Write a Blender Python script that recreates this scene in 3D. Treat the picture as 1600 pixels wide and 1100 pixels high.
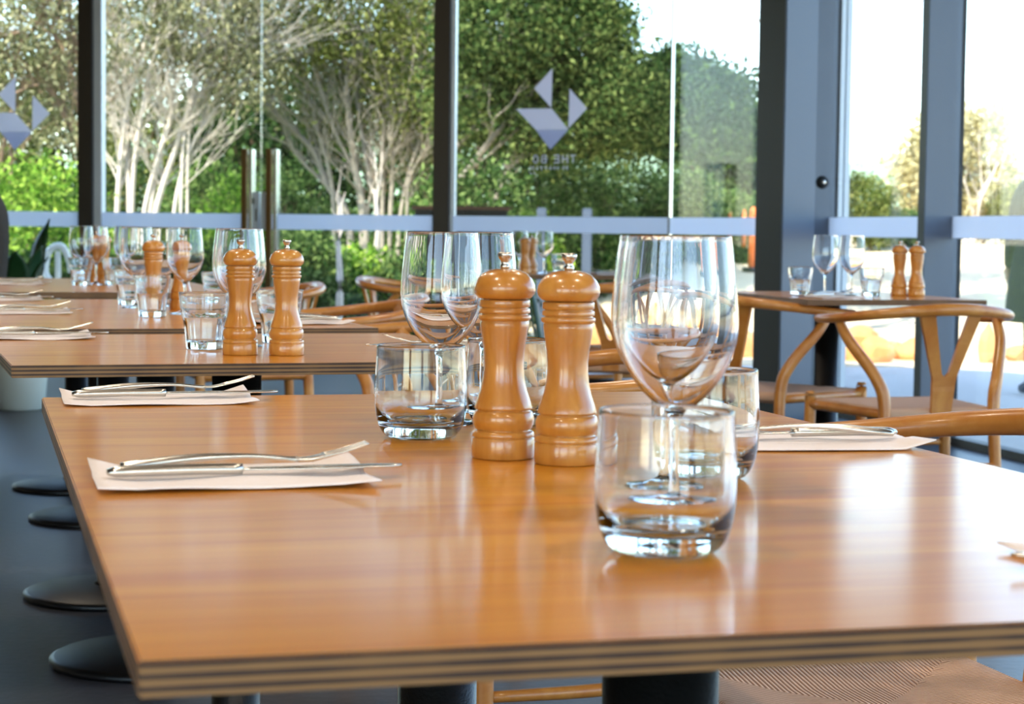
import bpy, bmesh, math, random
import numpy as np
from mathutils import Vector, Matrix, Euler

for o in list(bpy.data.objects):
    bpy.data.objects.remove(o, do_unlink=True)
S = bpy.context.scene
COL = S.collection
R = math.radians
random.seed(7)

# ------------------------------------------------------------------ camera
EYE = 0.94
cam_d = bpy.data.cameras.new('camera')
cam = bpy.data.objects.new('camera', cam_d)
COL.objects.link(cam)
cam_d.sensor_width = 36.0
cam_d.lens = 3084.19 / 1600 * 36
cam_d.clip_start = 0.05
cam_d.clip_end = 1500
PITCH, ROLL = 0.0615397, 0.0121778
cam.matrix_world = Matrix.Translation((0, 0, EYE)) @ Matrix.Rotation(math.pi / 2 - PITCH, 4, 'X') @ Matrix.Rotation(ROLL, 4, 'Z')
cam_d.dof.use_dof = True
cam_d.dof.focus_distance = 2.3
cam_d.dof.aperture_fstop = 14
S.camera = cam

# ------------------------------------------------------------------ world, sun, exposure
S.view_settings.view_transform = 'Standard'
S.view_settings.look = 'None'
S.view_settings.gamma = 1
S.view_settings.use_curve_mapping = False
S.view_settings.exposure = 2.0
W = bpy.data.worlds.new('sky')
S.world = W
W.use_nodes = True
nt = W.node_tree
nt.nodes.clear()
wo = nt.nodes.new('ShaderNodeOutputWorld')
bg = nt.nodes.new('ShaderNodeBackground')
sky = nt.nodes.new('ShaderNodeTexSky')
sky.sky_type = 'NISHITA'
sky.sun_disc = False
sky.sun_elevation = R(44)
sky.sun_rotation = R(215)
sky.air_density = 1.0
sky.dust_density = 0.5
sky.ozone_density = 2.0
bg.inputs['Strength'].default_value = 0.235
nt.links.new(sky.outputs[0], bg.inputs[0])
nt.links.new(bg.outputs[0], wo.inputs[0])

sun_d = bpy.data.lights.new('sun', 'SUN')
sun_d.energy = 3.6
sun_d.angle = R(0.55)
sun_d.color = (1.0, 0.93, 0.82)
sun = bpy.data.objects.new('sun', sun_d)
COL.objects.link(sun)
sun.location = (-10, -14, 20)
_dir = Vector((0.57, 0.80, -0.95)).normalized()
sun.rotation_euler = _dir.to_track_quat('-Z', 'Y').to_euler()

# ------------------------------------------------------------------ material helpers
def srgb(r, g, b):
    f = lambda c: (c / 255 / 12.92) if c / 255 <= 0.04045 else ((c / 255 + 0.055) / 1.055) ** 2.4
    return (f(r), f(g), f(b), 1)

def mat(name, col, rough=0.5, metal=0.0, coat=0.0, coat_rough=0.1, bump=0.0, bump_scale=60, spec=0.5, var=0.0):
    m = bpy.data.materials.new(name); m.use_nodes = True
    n = m.node_tree; b = n.nodes['Principled BSDF']
    b.inputs['Base Color'].default_value = col
    b.inputs['Roughness'].default_value = rough
    b.inputs['Metallic'].default_value = metal
    b.inputs['Coat Weight'].default_value = coat
    b.inputs['Coat Roughness'].default_value = coat_rough
    b.inputs['Specular IOR Level'].default_value = spec
    tc = n.nodes.new('ShaderNodeTexCoord')
    if bump or var:
        nz = n.nodes.new('ShaderNodeTexNoise'); nz.inputs['Scale'].default_value = bump_scale
        nz.inputs['Detail'].default_value = 4
        n.links.new(tc.outputs['Object'], nz.inputs['Vector'])
        if bump:
            bp = n.nodes.new('ShaderNodeBump'); bp.inputs['Strength'].default_value = bump; bp.inputs['Distance'].default_value = 0.01
            n.links.new(nz.outputs['Fac'], bp.inputs['Height']); n.links.new(bp.outputs[0], b.inputs['Normal'])
        if var:
            mx = n.nodes.new('ShaderNodeMix'); mx.data_type = 'RGBA'
            mx.inputs[6].default_value = tuple(c * (1 - var) for c in col[:3]) + (1,)
            mx.inputs[7].default_value = tuple(min(1, c * (1 + var)) for c in col[:3]) + (1,)
            n.links.new(nz.outputs['Fac'], mx.inputs[0]); n.links.new(mx.outputs[2], b.inputs['Base Color'])
    return m

def wood(name, dark, light, stretch, scale=1.0, rough=0.35, coat=0.5, coat_rough=0.15, bands=None, contrast=(0.3, 0.7)):
    """grain runs along the axis whose stretch value is small"""
    m = bpy.data.materials.new(name); m.use_nodes = True
    n = m.node_tree; b = n.nodes['Principled BSDF']
    b.inputs['Roughness'].default_value = rough
    b.inputs['Coat Weight'].default_value = coat
    b.inputs['Coat Roughness'].default_value = coat_rough
    tc = n.nodes.new('ShaderNodeTexCoord'); mp = n.nodes.new('ShaderNodeMapping')
    mp.inputs['Scale'].default_value = tuple(s * scale for s in stretch)
    nz = n.nodes.new('ShaderNodeTexNoise'); nz.inputs['Scale'].default_value = 1; nz.inputs['Detail'].default_value = 6
    nz.inputs['Roughness'].default_value = 0.6; nz.inputs['Distortion'].default_value = 0.6
    cr = n.nodes.new('ShaderNodeValToRGB')
    cr.color_ramp.elements[0].position = contrast[0]; cr.color_ramp.elements[0].color = dark
    cr.color_ramp.elements[1].position = contrast[1]; cr.color_ramp.elements[1].color = light
    n.links.new(tc.outputs['Object'], mp.inputs[0]); n.links.new(mp.outputs[0], nz.inputs['Vector'])
    n.links.new(nz.outputs['Fac'], cr.inputs[0]); n.links.new(cr.outputs[0], b.inputs['Base Color'])
    return m

def ply_edge_mat():
    m = bpy.data.materials.new('plywood_edge'); m.use_nodes = True
    n = m.node_tree; b = n.nodes['Principled BSDF']; b.inputs['Roughness'].default_value = 0.5
    tc = n.nodes.new('ShaderNodeTexCoord'); sp = n.nodes.new('ShaderNodeSeparateXYZ')
    n.links.new(tc.outputs['Object'], sp.inputs[0])
    nz = n.nodes.new('ShaderNodeTexNoise'); nz.inputs['Scale'].default_value = 13; nz.inputs['Detail'].default_value = 3
    n.links.new(tc.outputs['Object'], nz.inputs['Vector'])
    # ply index from height (object z runs 0 .. -0.018)
    m1 = n.nodes.new('ShaderNodeMath'); m1.operation = 'MULTIPLY_ADD'; m1.inputs[1].default_value = 2 * math.pi / 0.0058; m1.inputs[2].default_value = 0.6
    n.links.new(sp.outputs['Z'], m1.inputs[0])
    m2 = n.nodes.new('ShaderNodeMath'); m2.operation = 'SINE'; n.links.new(m1.outputs[0], m2.inputs[0])
    m3 = n.nodes.new('ShaderNodeMath'); m3.operation = 'MULTIPLY_ADD'; m3.inputs[1].default_value = 2.6
    n.links.new(nz.outputs['Fac'], m3.inputs[0]); n.links.new(m2.outputs[0], m3.inputs[2])
    cr = n.nodes.new('ShaderNodeValToRGB')
    mr = n.nodes.new('ShaderNodeMapRange'); mr.inputs[1].default_value = 0.2; mr.inputs[2].default_value = 2.4
    n.links.new(m3.outputs[0], mr.inputs[0]); n.links.new(mr.outputs[0], cr.inputs[0])
    e = cr.color_ramp.elements
    e[0].position = 0.25; e[0].color = srgb(56, 32, 18); e[1].position = 0.62; e[1].color = srgb(140, 100, 58)  # ply tones darkened to carry the shade on the unlit edges
    n.links.new(cr.outputs[0], b.inputs['Base Color'])
    return m

def glass_mat(name, tint=(1, 1, 1, 1), ior=1.46):
    m = bpy.data.materials.new(name); m.use_nodes = True
    n = m.node_tree; n.nodes.clear()
    o = n.nodes.new('ShaderNodeOutputMaterial'); g = n.nodes.new('ShaderNodeBsdfGlass')
    g.inputs['Color'].default_value = tint; g.inputs['Roughness'].default_value = 0.0; g.inputs['IOR'].default_value = ior
    n.links.new(g.outputs[0], o.inputs[0])
    return m

def pane_mat(name, tint=(0.93, 0.96, 0.95, 1), refl=1.0):
    m = bpy.data.materials.new(name); m.use_nodes = True
    n = m.node_tree; n.nodes.clear()
    o = n.nodes.new('ShaderNodeOutputMaterial'); t = n.nodes.new('ShaderNodeBsdfTransparent'); t.inputs[0].default_value = tint
    g = n.nodes.new('ShaderNodeBsdfGlossy'); g.inputs['Roughness'].default_value = 0.0
    mx = n.nodes.new('ShaderNodeMixShader'); fr = n.nodes.new('ShaderNodeFresnel'); fr.inputs[0].default_value = 1.45
    mu = n.nodes.new('ShaderNodeMath'); mu.operation = 'MULTIPLY'; mu.inputs[1].default_value = refl
    # the node inverts the index on back faces, so hand it the inverse there
    ge = n.nodes.new('ShaderNodeNewGeometry'); ma = n.nodes.new('ShaderNodeMath'); ma.operation = 'MULTIPLY_ADD'
    ma.inputs[1].default_value = 1 / 1.45 - 1.45; ma.inputs[2].default_value = 1.45
    n.links.new(ge.outputs['Backfacing'], ma.inputs[0]); n.links.new(ma.outputs[0], fr.inputs[0])
    n.links.new(fr.outputs[0], mu.inputs[0]); n.links.new(mu.outputs[0], mx.inputs[0])
    n.links.new(t.outputs[0], mx.inputs[1]); n.links.new(g.outputs[0], mx.inputs[2]); n.links.new(mx.outputs[0], o.inputs[0])
    return m

def film_mat(name, col, opacity):
    m = bpy.data.materials.new(name); m.use_nodes = True
    n = m.node_tree; n.nodes.clear()
    o = n.nodes.new('ShaderNodeOutputMaterial'); t = n.nodes.new('ShaderNodeBsdfTransparent')
    d = n.nodes.new('ShaderNodeBsdfDiffuse'); d.inputs[0].default_value = col
    l = n.nodes.new('ShaderNodeBsdfTranslucent'); l.inputs[0].default_value = col
    a = n.nodes.new('ShaderNodeMixShader'); a.inputs[0].default_value = 0.6
    b = n.nodes.new('ShaderNodeMixShader'); b.inputs[0].default_value = opacity
    n.links.new(d.outputs[0], a.inputs[1]); n.links.new(l.outputs[0], a.inputs[2])
    n.links.new(t.outputs[0], b.inputs[1]); n.links.new(a.outputs[0], b.inputs[2]); n.links.new(b.outputs[0], o.inputs[0])
    return m

def leaf_mat(name, c0, c1, c2, trans=0.35):
    m = bpy.data.materials.new(name); m.use_nodes = True
    n = m.node_tree; n.nodes.clear()
    o = n.nodes.new('ShaderNodeOutputMaterial')
    ge = n.nodes.new('ShaderNodeNewGeometry'); cr = n.nodes.new('ShaderNodeValToRGB')
    e = cr.color_ramp.elements; e[0].color = c0; e[1].color = c2; x = e.new(0.5); x.color = c1
    n.links.new(ge.outputs['Random Per Island'], cr.inputs[0])
    d = n.nodes.new('ShaderNodeBsdfDiffuse'); t = n.nodes.new('ShaderNodeBsdfTranslucent')
    mx = n.nodes.new('ShaderNodeMixShader'); mx.inputs[0].default_value = trans
    n.links.new(cr.outputs[0], d.inputs[0]); n.links.new(cr.outputs[0], t.inputs[0])
    n.links.new(d.outputs[0], mx.inputs[1]); n.links.new(t.outputs[0], mx.inputs[2]); n.links.new(mx.outputs[0], o.inputs[0])
    return m

def emis(name, col, s):
    m = bpy.data.materials.new(name); m.use_nodes = True
    b = m.node_tree.nodes['Principled BSDF']; b.inputs['Emission Color'].default_value = col; b.inputs['Emission Strength'].default_value = s
    return m

def cord_mat():
    m = bpy.data.materials.new('paper_cord'); m.use_nodes = True
    n = m.node_tree; b = n.nodes['Principled BSDF']; b.inputs['Roughness'].default_value = 0.8
    tc = n.nodes.new('ShaderNodeTexCoord'); sp = n.nodes.new('ShaderNodeSeparateXYZ'); n.links.new(tc.outputs['Object'], sp.inputs[0])
    ax = n.nodes.new('ShaderNodeMath'); ax.operation = 'ABSOLUTE'; n.links.new(sp.outputs['X'], ax.inputs[0])
    ay = n.nodes.new('ShaderNodeMath'); ay.operation = 'ABSOLUTE'; n.links.new(sp.outputs['Y'], ay.inputs[0])
    gt = n.nodes.new('ShaderNodeMath'); gt.operation = 'GREATER_THAN'; n.links.new(ax.outputs[0], gt.inputs[0]); n.links.new(ay.outputs[0], gt.inputs[1])
    mx = n.nodes.new('ShaderNodeMix'); n.links.new(gt.outputs[0], mx.inputs[0]); n.links.new(sp.outputs['Y'], mx.inputs[3]); n.links.new(sp.outputs['X'], mx.inputs[2])
    # left/right triangles: cords run front-back edge to edge
    mu = n.nodes.new('ShaderNodeMath'); mu.operation = 'MULTIPLY'; mu.inputs[1].default_value = 2 * math.pi / 0.0052
    n.links.new(mx.outputs[0], mu.inputs[0])
    si = n.nodes.new('ShaderNodeMath'); si.operation = 'SINE'; n.links.new(mu.outputs[0], si.inputs[0])
    cr = n.nodes.new('ShaderNodeValToRGB'); mr = n.nodes.new('ShaderNodeMapRange'); mr.inputs[1].default_value = -1
    n.links.new(si.outputs[0], mr.inputs[0]); n.links.new(mr.outputs[0], cr.inputs[0])
    e = cr.color_ramp.elements; e[0].position = 0.05; e[0].color = srgb(150, 98, 70); e[1].position = 0.4; e[1].color = srgb(244, 204, 172)
    n.links.new(cr.outputs[0], b.inputs['Base Color'])
    bp = n.nodes.new('ShaderNodeBump'); bp.inputs['Distance'].default_value = 0.002; bp.inputs['Strength'].default_value = 0.8
    n.links.new(si.outputs[0], bp.inputs['Height']); n.links.new(bp.outputs[0], b.inputs['Normal'])
    return m

M = {}
M['table'] = wood('orange_plywood_veneer', srgb(190, 110, 10), srgb(222, 154, 38), (1.6, 26, 26), rough=0.4, coat=0.5, coat_rough=0.14, contrast=(0.3, 0.72))
M['table'].node_tree.nodes['Principled BSDF'].inputs['Specular IOR Level'].default_value = 0.2
M['edge'] = ply_edge_mat()
M['mill'] = wood('turned_beech', srgb(184, 112, 36), srgb(220, 156, 74), (30, 30, 5), rough=0.3, coat=0.8, coat_rough=0.12)
M['oak'] = wood('oiled_oak', srgb(176, 102, 34), srgb(212, 148, 72), (10, 10, 10), rough=0.35, coat=0.4, coat_rough=0.2)
M['cord'] = cord_mat()
M['glass'] = glass_mat('clear_glass')
M['tumbler'] = glass_mat('tumbler_glass', (0.97, 0.99, 1, 1), 1.5)
M['black'] = mat('black_powder_coat', srgb(14, 14, 15), 0.38, bump=0.1, bump_scale=300)
M['steel'] = mat('polished_steel', srgb(222, 216, 206), 0.27, 1.0, bump=0.02, bump_scale=200)
M['napkin'] = mat('white_paper_napkin', srgb(250, 238, 232), 0.85, bump=0.25, bump_scale=90)
M['floor'] = mat('polished_concrete', srgb(62, 63, 68), 0.36, bump=0.12, bump_scale=40, var=0.18)
M['ceil'] = mat('ceiling_paint', srgb(60, 54, 50), 0.8, bump=0.1, bump_scale=20)
M['wall'] = mat('warm_wall', srgb(150, 130, 112), 0.7, bump=0.1, bump_scale=30)
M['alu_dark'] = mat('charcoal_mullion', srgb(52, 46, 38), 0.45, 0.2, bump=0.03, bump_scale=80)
M['alu'] = mat('grey_alu_and_skylit_face', srgb(92, 102, 118), 0.4, 0.35, bump=0.02, bump_scale=80)
M['lightalu'] = mat('pale_alu_and_sky_reflection', srgb(206, 216, 228), 0.35, 0.2, bump=0.02)
M['rubber'] = mat('black_gasket', srgb(10, 10, 12), 0.6, bump=0.05)
M['pane'] = pane_mat('window_glass')
M['pane_t'] = pane_mat('tinted_window_glass', (0.84, 0.87, 0.86, 1), 1.3)
M['band'] = film_mat('frosted_band', srgb(232, 236, 246), 0.82)
M['logo'] = film_mat('frosted_logo', srgb(226, 222, 232), 0.75)
M['logo2'] = film_mat('frosted_logo_darker', srgb(190, 192, 214), 0.8)
M['pot'] = mat('pale_glazed_pot', srgb(196, 206, 202), 0.5, bump=0.1, bump_scale=20)
M['sand'] = mat('sandy_ground', srgb(226, 200, 160), 0.95, bump=0.6, bump_scale=3, var=0.16)
M['paving'] = mat('pale_paving', srgb(200, 190, 180), 0.85, bump=0.1, bump_scale=6, var=0.08)
M['lawn'] = mat('green_lawn', srgb(104, 120, 52), 0.95, bump=0.8, bump_scale=12, var=0.4)
M['rock'] = mat('orange_sandstone', srgb(206, 150, 92), 0.9, bump=0.9, bump_scale=9, var=0.3)
M['bark_pale'] = mat('pale_paperbark', srgb(196, 182, 168), 0.9, bump=0.6, bump_scale=30, var=0.25)
M['bark_brown'] = mat('brown_bark', srgb(128, 104, 82), 0.9, bump=0.6, bump_scale=30, var=0.3)
M['olive'] = leaf_mat('olive_leaves', srgb(58, 66, 30), srgb(96, 104, 50), srgb(146, 146, 84))
M['canopy'] = leaf_mat('canopy_leaves', srgb(30, 48, 26), srgb(70, 92, 48), srgb(138, 148, 86))
M['bark_grey'] = mat('grey_bark', srgb(152, 140, 126), 0.9, bump=0.6, bump_scale=30, var=0.3)
M['greyleaf'] = leaf_mat('grey_green_leaves', srgb(84, 86, 58), srgb(124, 124, 88), srgb(176, 168, 128))
M['dark'] = leaf_mat('dark_green_leaves', srgb(22, 38, 22), srgb(42, 64, 34), srgb(80, 100, 50))
M['lime'] = leaf_mat('lime_green_leaves', srgb(60, 96, 30), srgb(108, 146, 50), srgb(176, 198, 88))
M['mid'] = leaf_mat('mid_green_leaves', srgb(36, 62, 30), srgb(74, 100, 50), srgb(138, 156, 90))
M['straw'] = leaf_mat('pale_straw_leaves', srgb(150, 140, 92), srgb(196, 184, 134), srgb(224, 214, 172))
M['hill'] = mat('distant_hill', srgb(150, 172, 140), 0.95, bump=0.5, bump_scale=0.2, var=0.2)
M['white'] = mat('white_painted_steel', srgb(240, 236, 226), 0.35, bump=0.02)
M['brass'] = mat('bronze_handle', srgb(120, 92, 54), 0.35, 0.6, bump=0.02)
M['chrome'] = mat('bright_handle', srgb(200, 208, 210), 0.2, 0.9, bump=0.02)
M['orange'] = mat('orange_plastic', srgb(240, 120, 40), 0.5, bump=0.05)
M['navy'] = mat('navy_cloth', srgb(18, 26, 52), 0.9, bump=0.4, bump_scale=160)
M['tweed'] = mat('dark_tweed', srgb(58, 50, 44), 0.95, bump=0.8, bump_scale=150, var=0.7)
M['skin'] = mat('skin', srgb(206, 156, 128), 0.55, bump=0.05)
M['hair'] = mat('dark_hair', srgb(40, 28, 20), 0.6, bump=0.5, bump_scale=120)
M['timber'] = wood('outdoor_timber', srgb(96, 60, 40), srgb(130, 86, 58), (2, 20, 20), rough=0.6, coat=0)
M['lamp'] = emis('downlight_glow', (1, 0.86, 0.68, 1), 12)
M['roof'] = mat('roof_metal', srgb(110, 110, 112), 0.6, bump=0.1)

# ------------------------------------------------------------------ object helpers
def link(name, me, m=None, parent=None, smooth=False):
    if m is not None:
        for x in (m if isinstance(m, (list, tuple)) else [m]): me.materials.append(x)
    if smooth:
        me.polygons.foreach_set('use_smooth', [True] * len(me.polygons))
    o = bpy.data.objects.new(name, me); COL.objects.link(o)
    if parent is not None: o.parent = parent
    return o

def fin(bm, name, m, parent=None, smooth=False):
    bmesh.ops.recalc_face_normals(bm, faces=bm.faces)
    me = bpy.data.meshes.new(name); bm.to_mesh(me); bm.free()
    return link(name, me, m, parent, smooth)

def tag(o, label=None, cat=None, group=None, kind=None):
    if label: o['label'] = label
    if cat: o['category'] = cat
    if group: o['group'] = group
    if kind: o['kind'] = kind
    return o

def empty(name, loc=(0, 0, 0), rz=0.0, label=None, cat=None, group=None):
    o = bpy.data.objects.new(name, None); COL.objects.link(o)
    o.location = loc; o.rotation_euler = (0, 0, rz); o.empty_display_size = 0.1
    return tag(o, label, cat, group)

def clone(o, parent=None):
    c = o.copy(); COL.objects.link(c); c.parent = parent
    for ch in list(o.children): clone(ch, c)
    return c

def box(bm, x0, x1, y0, y1, z0, z1, bevel=0.0, mtx=None, mi=0):
    vs = [bm.verts.new((x, y, z)) for x in (x0, x1) for y in (y0, y1) for z in (z0, z1)]
    idx = [(0, 1, 3, 2), (4, 6, 7, 5), (0, 4, 5, 1), (2, 3, 7, 6), (0, 2, 6, 4), (1, 5, 7, 3)]
    fs = [bm.faces.new([vs[i] for i in f]) for f in idx]
    for f in fs: f.material_index = mi
    if bevel:
        es = list({e for f in fs for e in f.edges})
        r = bmesh.ops.bevel(bm, geom=es, offset=bevel, segments=2, affect='EDGES')
        vs = list({v for f in r['faces'] for v in f.verts} | {v for v in vs if v.is_valid})
    if mtx is not None: bmesh.ops.transform(bm, matrix=mtx, verts=[v for v in vs if v.is_valid])

def boxo(name, x0, x1, y0, y1, z0, z1, m, parent=None, bevel=0.0):
    bm = bmesh.new(); box(bm, x0, x1, y0, y1, z0, z1, bevel); return fin(bm, name, m, parent)

def prism(name, pts, z0, z1, m, parent=None, bevel=0.0):
    bm = bmesh.new()
    b = [bm.verts.new((p[0], p[1], z0)) for p in pts]; t = [bm.verts.new((p[0], p[1], z1)) for p in pts]
    n = len(pts)
    bm.faces.new(b[::-1]); bm.faces.new(t)
    for i in range(n): bm.faces.new((b[i], b[(i + 1) % n], t[(i + 1) % n], t[i]))
    if bevel: bmesh.ops.bevel(bm, geom=list(bm.edges), offset=bevel, segments=2, affect='EDGES')
    return fin(bm, name, m, parent)

def lathe_bm(bm, prof, seg=48, closed=False, cen=(0, 0, 0), fmod=None):
    """prof: list of (r, z). r==0 makes a pole."""
    rings = []
    for r, z in prof:
        if r < 1e-6: rings.append([bm.verts.new((cen[0], cen[1], cen[2] + z))])
        else:
            ring = []
            for k in range(seg):
                a = 2 * math.pi * k / seg
                rr = r if fmod is None else r * fmod(a, z)
                ring.append(bm.verts.new((cen[0] + rr * math.cos(a), cen[1] + rr * math.sin(a), cen[2] + z)))
            rings.append(ring)
    prs = list(zip(rings[:-1], rings[1:]))
    if closed: prs.append((rings[-1], rings[0]))
    for a, b in prs:
        for k in range(seg):
            k2 = (k + 1) % seg
            if len(a) == 1 and len(b) == 1: continue
            if len(a) == 1: bm.faces.new((a[0], b[k], b[k2]))
            elif len(b) == 1: bm.faces.new((a[k], b[0], a[k2]))
            else: bm.faces.new((a[k], b[k], b[k2], a[k2]))

def lathe(name, prof, m, parent=None, seg=48, smooth=True, fmod=None):
    bm = bmesh.new(); lathe_bm(bm, prof, seg, fmod=fmod); o = fin(bm, name, m, parent, smooth); return o

def spl(pts, n):
    """Catmull-Rom through points (any dimension)"""
    P = [np.array(p, float) for p in pts]; out = []
    P = [2 * P[0] - P[1]] + P + [2 * P[-1] - P[-2]]
    for i in range(1, len(P) - 2):
        for k in range(n):
            t = k / n
            out.append(0.5 * ((2 * P[i]) + (-P[i - 1] + P[i + 1]) * t + (2 * P[i - 1] - 5 * P[i] + 4 * P[i + 1] - P[i + 2]) * t * t + (-P[i - 1] + 3 * P[i] - 3 * P[i + 1] + P[i + 2]) * t ** 3))
    out.append(P[-2]); return out

def loft(bm, path, ws, hs=None, seg=12, up=(0, 0, 1), cap=True):
    """elliptical tube along path; ws = half width (sideways), hs = half height (toward up)"""
    if hs is None: hs = ws
    P = [Vector(p[:3]) for p in path]; n = len(P); rings = []
    if not hasattr(ws, '__len__'): ws = [ws] * n
    if not hasattr(hs, '__len__'): hs = [hs] * n
    upv = Vector(up)
    for i in range(n):
        t = (P[min(i + 1, n - 1)] - P[max(i - 1, 0)]).normalized()
        s = t.cross(upv)
        if s.length < 1e-3: s = t.cross(Vector((0, 1, 0)))
        s.normalize(); u = s.cross(t).normalized()
        rings.append([bm.verts.new(P[i] + s * (ws[i] * math.cos(2 * math.pi * k / seg)) + u * (hs[i] * math.sin(2 * math.pi * k / seg))) for k in range(seg)])
    for a, b in zip(rings[:-1], rings[1:]):
        for k in range(seg): bm.faces.new((a[k], a[(k + 1) % seg], b[(k + 1) % seg], b[k]))
    if cap: bm.faces.new(rings[0][::-1]); bm.faces.new(rings[-1])

def tube(name, pts, r, m, parent=None, n=6, seg=12, hs=None, up=(0, 0, 1)):
    """pts may carry radius as 4th value"""
    path = spl(pts, n) if n > 1 else [np.array(p, float) for p in pts]
    ws = [p[3] for p in path] if len(path[0]) > 3 else r
    bm = bmesh.new(); loft(bm, path, ws, hs, seg, up); return fin(bm, name, m, parent, True)

# ------------------------------------------------------------------ room shell
CH = 3.05   # ceiling height
# facade line (inside face), left to right, then down the right side
FAC = [(-6.6, 13.75), (-4.5, 13.45), (-2.83, 13.2), (-0.46, 12.7), (0.94, 11.9), (1.62, 10.62), (1.97, 9.02), (2.42, 7.2), (3.1, 4.4), (3.8, 1.6), (4.5, -1.2), (5.1, -4.0)]
pts = FAC + [(-6.6, -4.0)]
prism('floor', pts[::-1], -0.12, 0.0, M['floor']); tag(bpy.data.objects['floor'], kind='structure')
prism('ceiling', pts[::-1], CH, CH + 0.12, M['ceil']); tag(bpy.data.objects['ceiling'], kind='structure')
# roof slab with eaves reaching out over the facade
roofp = [(-8, 14.6), (-2.8, 14.1), (-0.2, 13.6), (1.7, 12.6), (2.7, 10.6), (3.1, 8.4), (4.0, 4.4), (5.4, -1.2), (6.0, -5.2), (-8, -5.2)]
o = prism('ceiling_roof', roofp[::-1], CH + 0.14, CH + 0.45, M['roof']); tag(o, kind='structure')
o = boxo('wall_left', -6.75, -6.6, -4, 13.75, 0, CH, M['wall']); tag(o, kind='structure')
# back wall with three window openings
bm = bmesh.new()
box(bm, -6.6, 5.1, -4.15, -4.0, 0, 0.5); box(bm, -6.6, 5.1, -4.15, -4.0, 2.7, CH)
for x0, x1 in ((-6.6, -5.6), (-3.2, -2.6), (0.2, 0.8), (3.6, 5.1)): box(bm, x0, x1, -4.15, -4.0, 0.5, 2.7)
o = fin(bm, 'wall_back', M['wall']); tag(o, kind='structure')
WN = [0]
def window_between(p, q, m, z0=0.0, z1=CH, thick=0.012, band=True, name=None):
    WN[0] += 1
    p = Vector((p[0], p[1], 0)); q = Vector((q[0], q[1], 0)); d = q - p; L = d.length; a = math.atan2(d.y, d.x)
    bm = bmesh.new(); box(bm, 0, L, 0, thick, z0, z1)
    o = fin(bm, name or 'window_%d' % WN[0], m); o.location = p; o.rotation_euler = (0, 0, a); tag(o, kind='structure')
    if band:
        bm = bmesh.new(); box(bm, 0.0, L, -0.002, -0.0006, 0.928, 1.028)
        fin(bm, 'frosted_band', M['band'], o)
    return o, L
TN = [0]
def mullion(x, y, ang, w, d, mats=('alu_dark', 'alu'), z1=CH, gasket=0):
    """box post: w along wall, d depth; inside face gets mats[0], ends mats[1]"""
    TN[0] += 1
    bm = bmesh.new(); box(bm, -w / 2, w / 2, -d, 0.03, 0.0, z1, bevel=0.003)
    me_o = fin(bm, 'trim_%d' % TN[0], [M[mats[0]], M[mats[1]]])
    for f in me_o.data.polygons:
        if abs(f.normal.x) > 0.7: f.material_index = 1  # post sides coloured blue-grey for the sky light they reflect
    me_o.location = (x, y, 0); me_o.rotation_euler = (0, 0, ang); tag(me_o, kind='structure')
    if gasket:
        b2 = bmesh.new(); box(b2, -w / 2 - 0.004, w / 2 + 0.004, 0.020, 0.036, 0, z1)
        fin(b2, 'gasket', M['rubber'], me_o)
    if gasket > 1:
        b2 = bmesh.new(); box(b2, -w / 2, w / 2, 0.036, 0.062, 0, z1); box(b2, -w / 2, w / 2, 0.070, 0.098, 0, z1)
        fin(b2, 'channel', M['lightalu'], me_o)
    return me_o
def ang(p, q): return math.atan2(q[1] - p[1], q[0] - p[0])
for p, q in zip(((-5.6, -4.1), (-2.6, -4.1), (0.8, -4.1)), ((-3.2, -4.1), (0.2, -4.1), (3.6, -4.1))):
    window_between(p, q, M['pane'], 0.5, 2.7, band=False)
window_between(FAC[0], FAC[1], M['pane'])
wl, _ = window_between(FAC[1], FAC[2], M['pane'])
# the entrance: a pair of frameless glass doors
pA = Vector((-2.78, 13.19)); pC = Vector((-0.47, 12.70)); pB = pA.lerp(pC, 0.487)
def glass_door(p, q, n):
    o, L = window_between(p, q, M['pane'], 0.01, 2.95, name='door_%d' % n)
    return o, L
dd = (pC - pA).normalized() * 0.004
d1, L1 = glass_door(pA + dd * 6, pB - dd, 1)
d2, L2 = glass_door(pB + dd, pC - dd * 4, 2)
for dr, xh in ((d1, L1 - 0.085), (d2, 0.075)):
    # D-shaped pull: bar toward the room, bright bar outside the glass
    bm = bmesh.new(); box(bm, xh - 0.018, xh + 0.018, -0.085, -0.06, 0.55, 1.45, 0.003)
    h = fin(bm, 'door_handle', M['brass'], dr)
    bm = bmesh.new(); box(bm, xh - 0.018, xh + 0.018, 0.07, 0.095, 0.55, 1.45, 0.003)
    for z in (0.57, 1.43): box(bm, xh - 0.018, xh + 0.018, -0.06, 0.07, z - 0.016, z + 0.016)
    box(bm, xh + 0.02, xh + 0.045, -0.05, -0.02, 0.55, 1.45, 0.003)
    fin(bm, 'handle_bar', M['chrome'], h)
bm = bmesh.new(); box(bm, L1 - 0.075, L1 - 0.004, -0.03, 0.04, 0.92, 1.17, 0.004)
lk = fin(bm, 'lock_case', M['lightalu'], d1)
bm = bmesh.new(); box(bm, L1 - 0.05, L1 - 0.03, -0.036, -0.03, 1.09, 1.13, 0.002); box(bm, L1 - 0.022, L1 - 0.014, -0.034, -0.03, 0.98, 1.06)
fin(bm, 'keyhole', M['black'], lk)
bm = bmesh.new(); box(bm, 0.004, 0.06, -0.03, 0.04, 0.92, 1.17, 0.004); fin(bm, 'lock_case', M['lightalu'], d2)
w3, L3 = window_between(FAC[3], FAC[4], M['pane_t'])
w4, L4 = window_between(FAC[4], FAC[5], M['pane'])
w5, L5 = window_between(FAC[5], FAC[6], M['pane'])
for i in range(6, len(FAC) - 1): window_between(FAC[i], FAC[i + 1], M['pane'])
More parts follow.
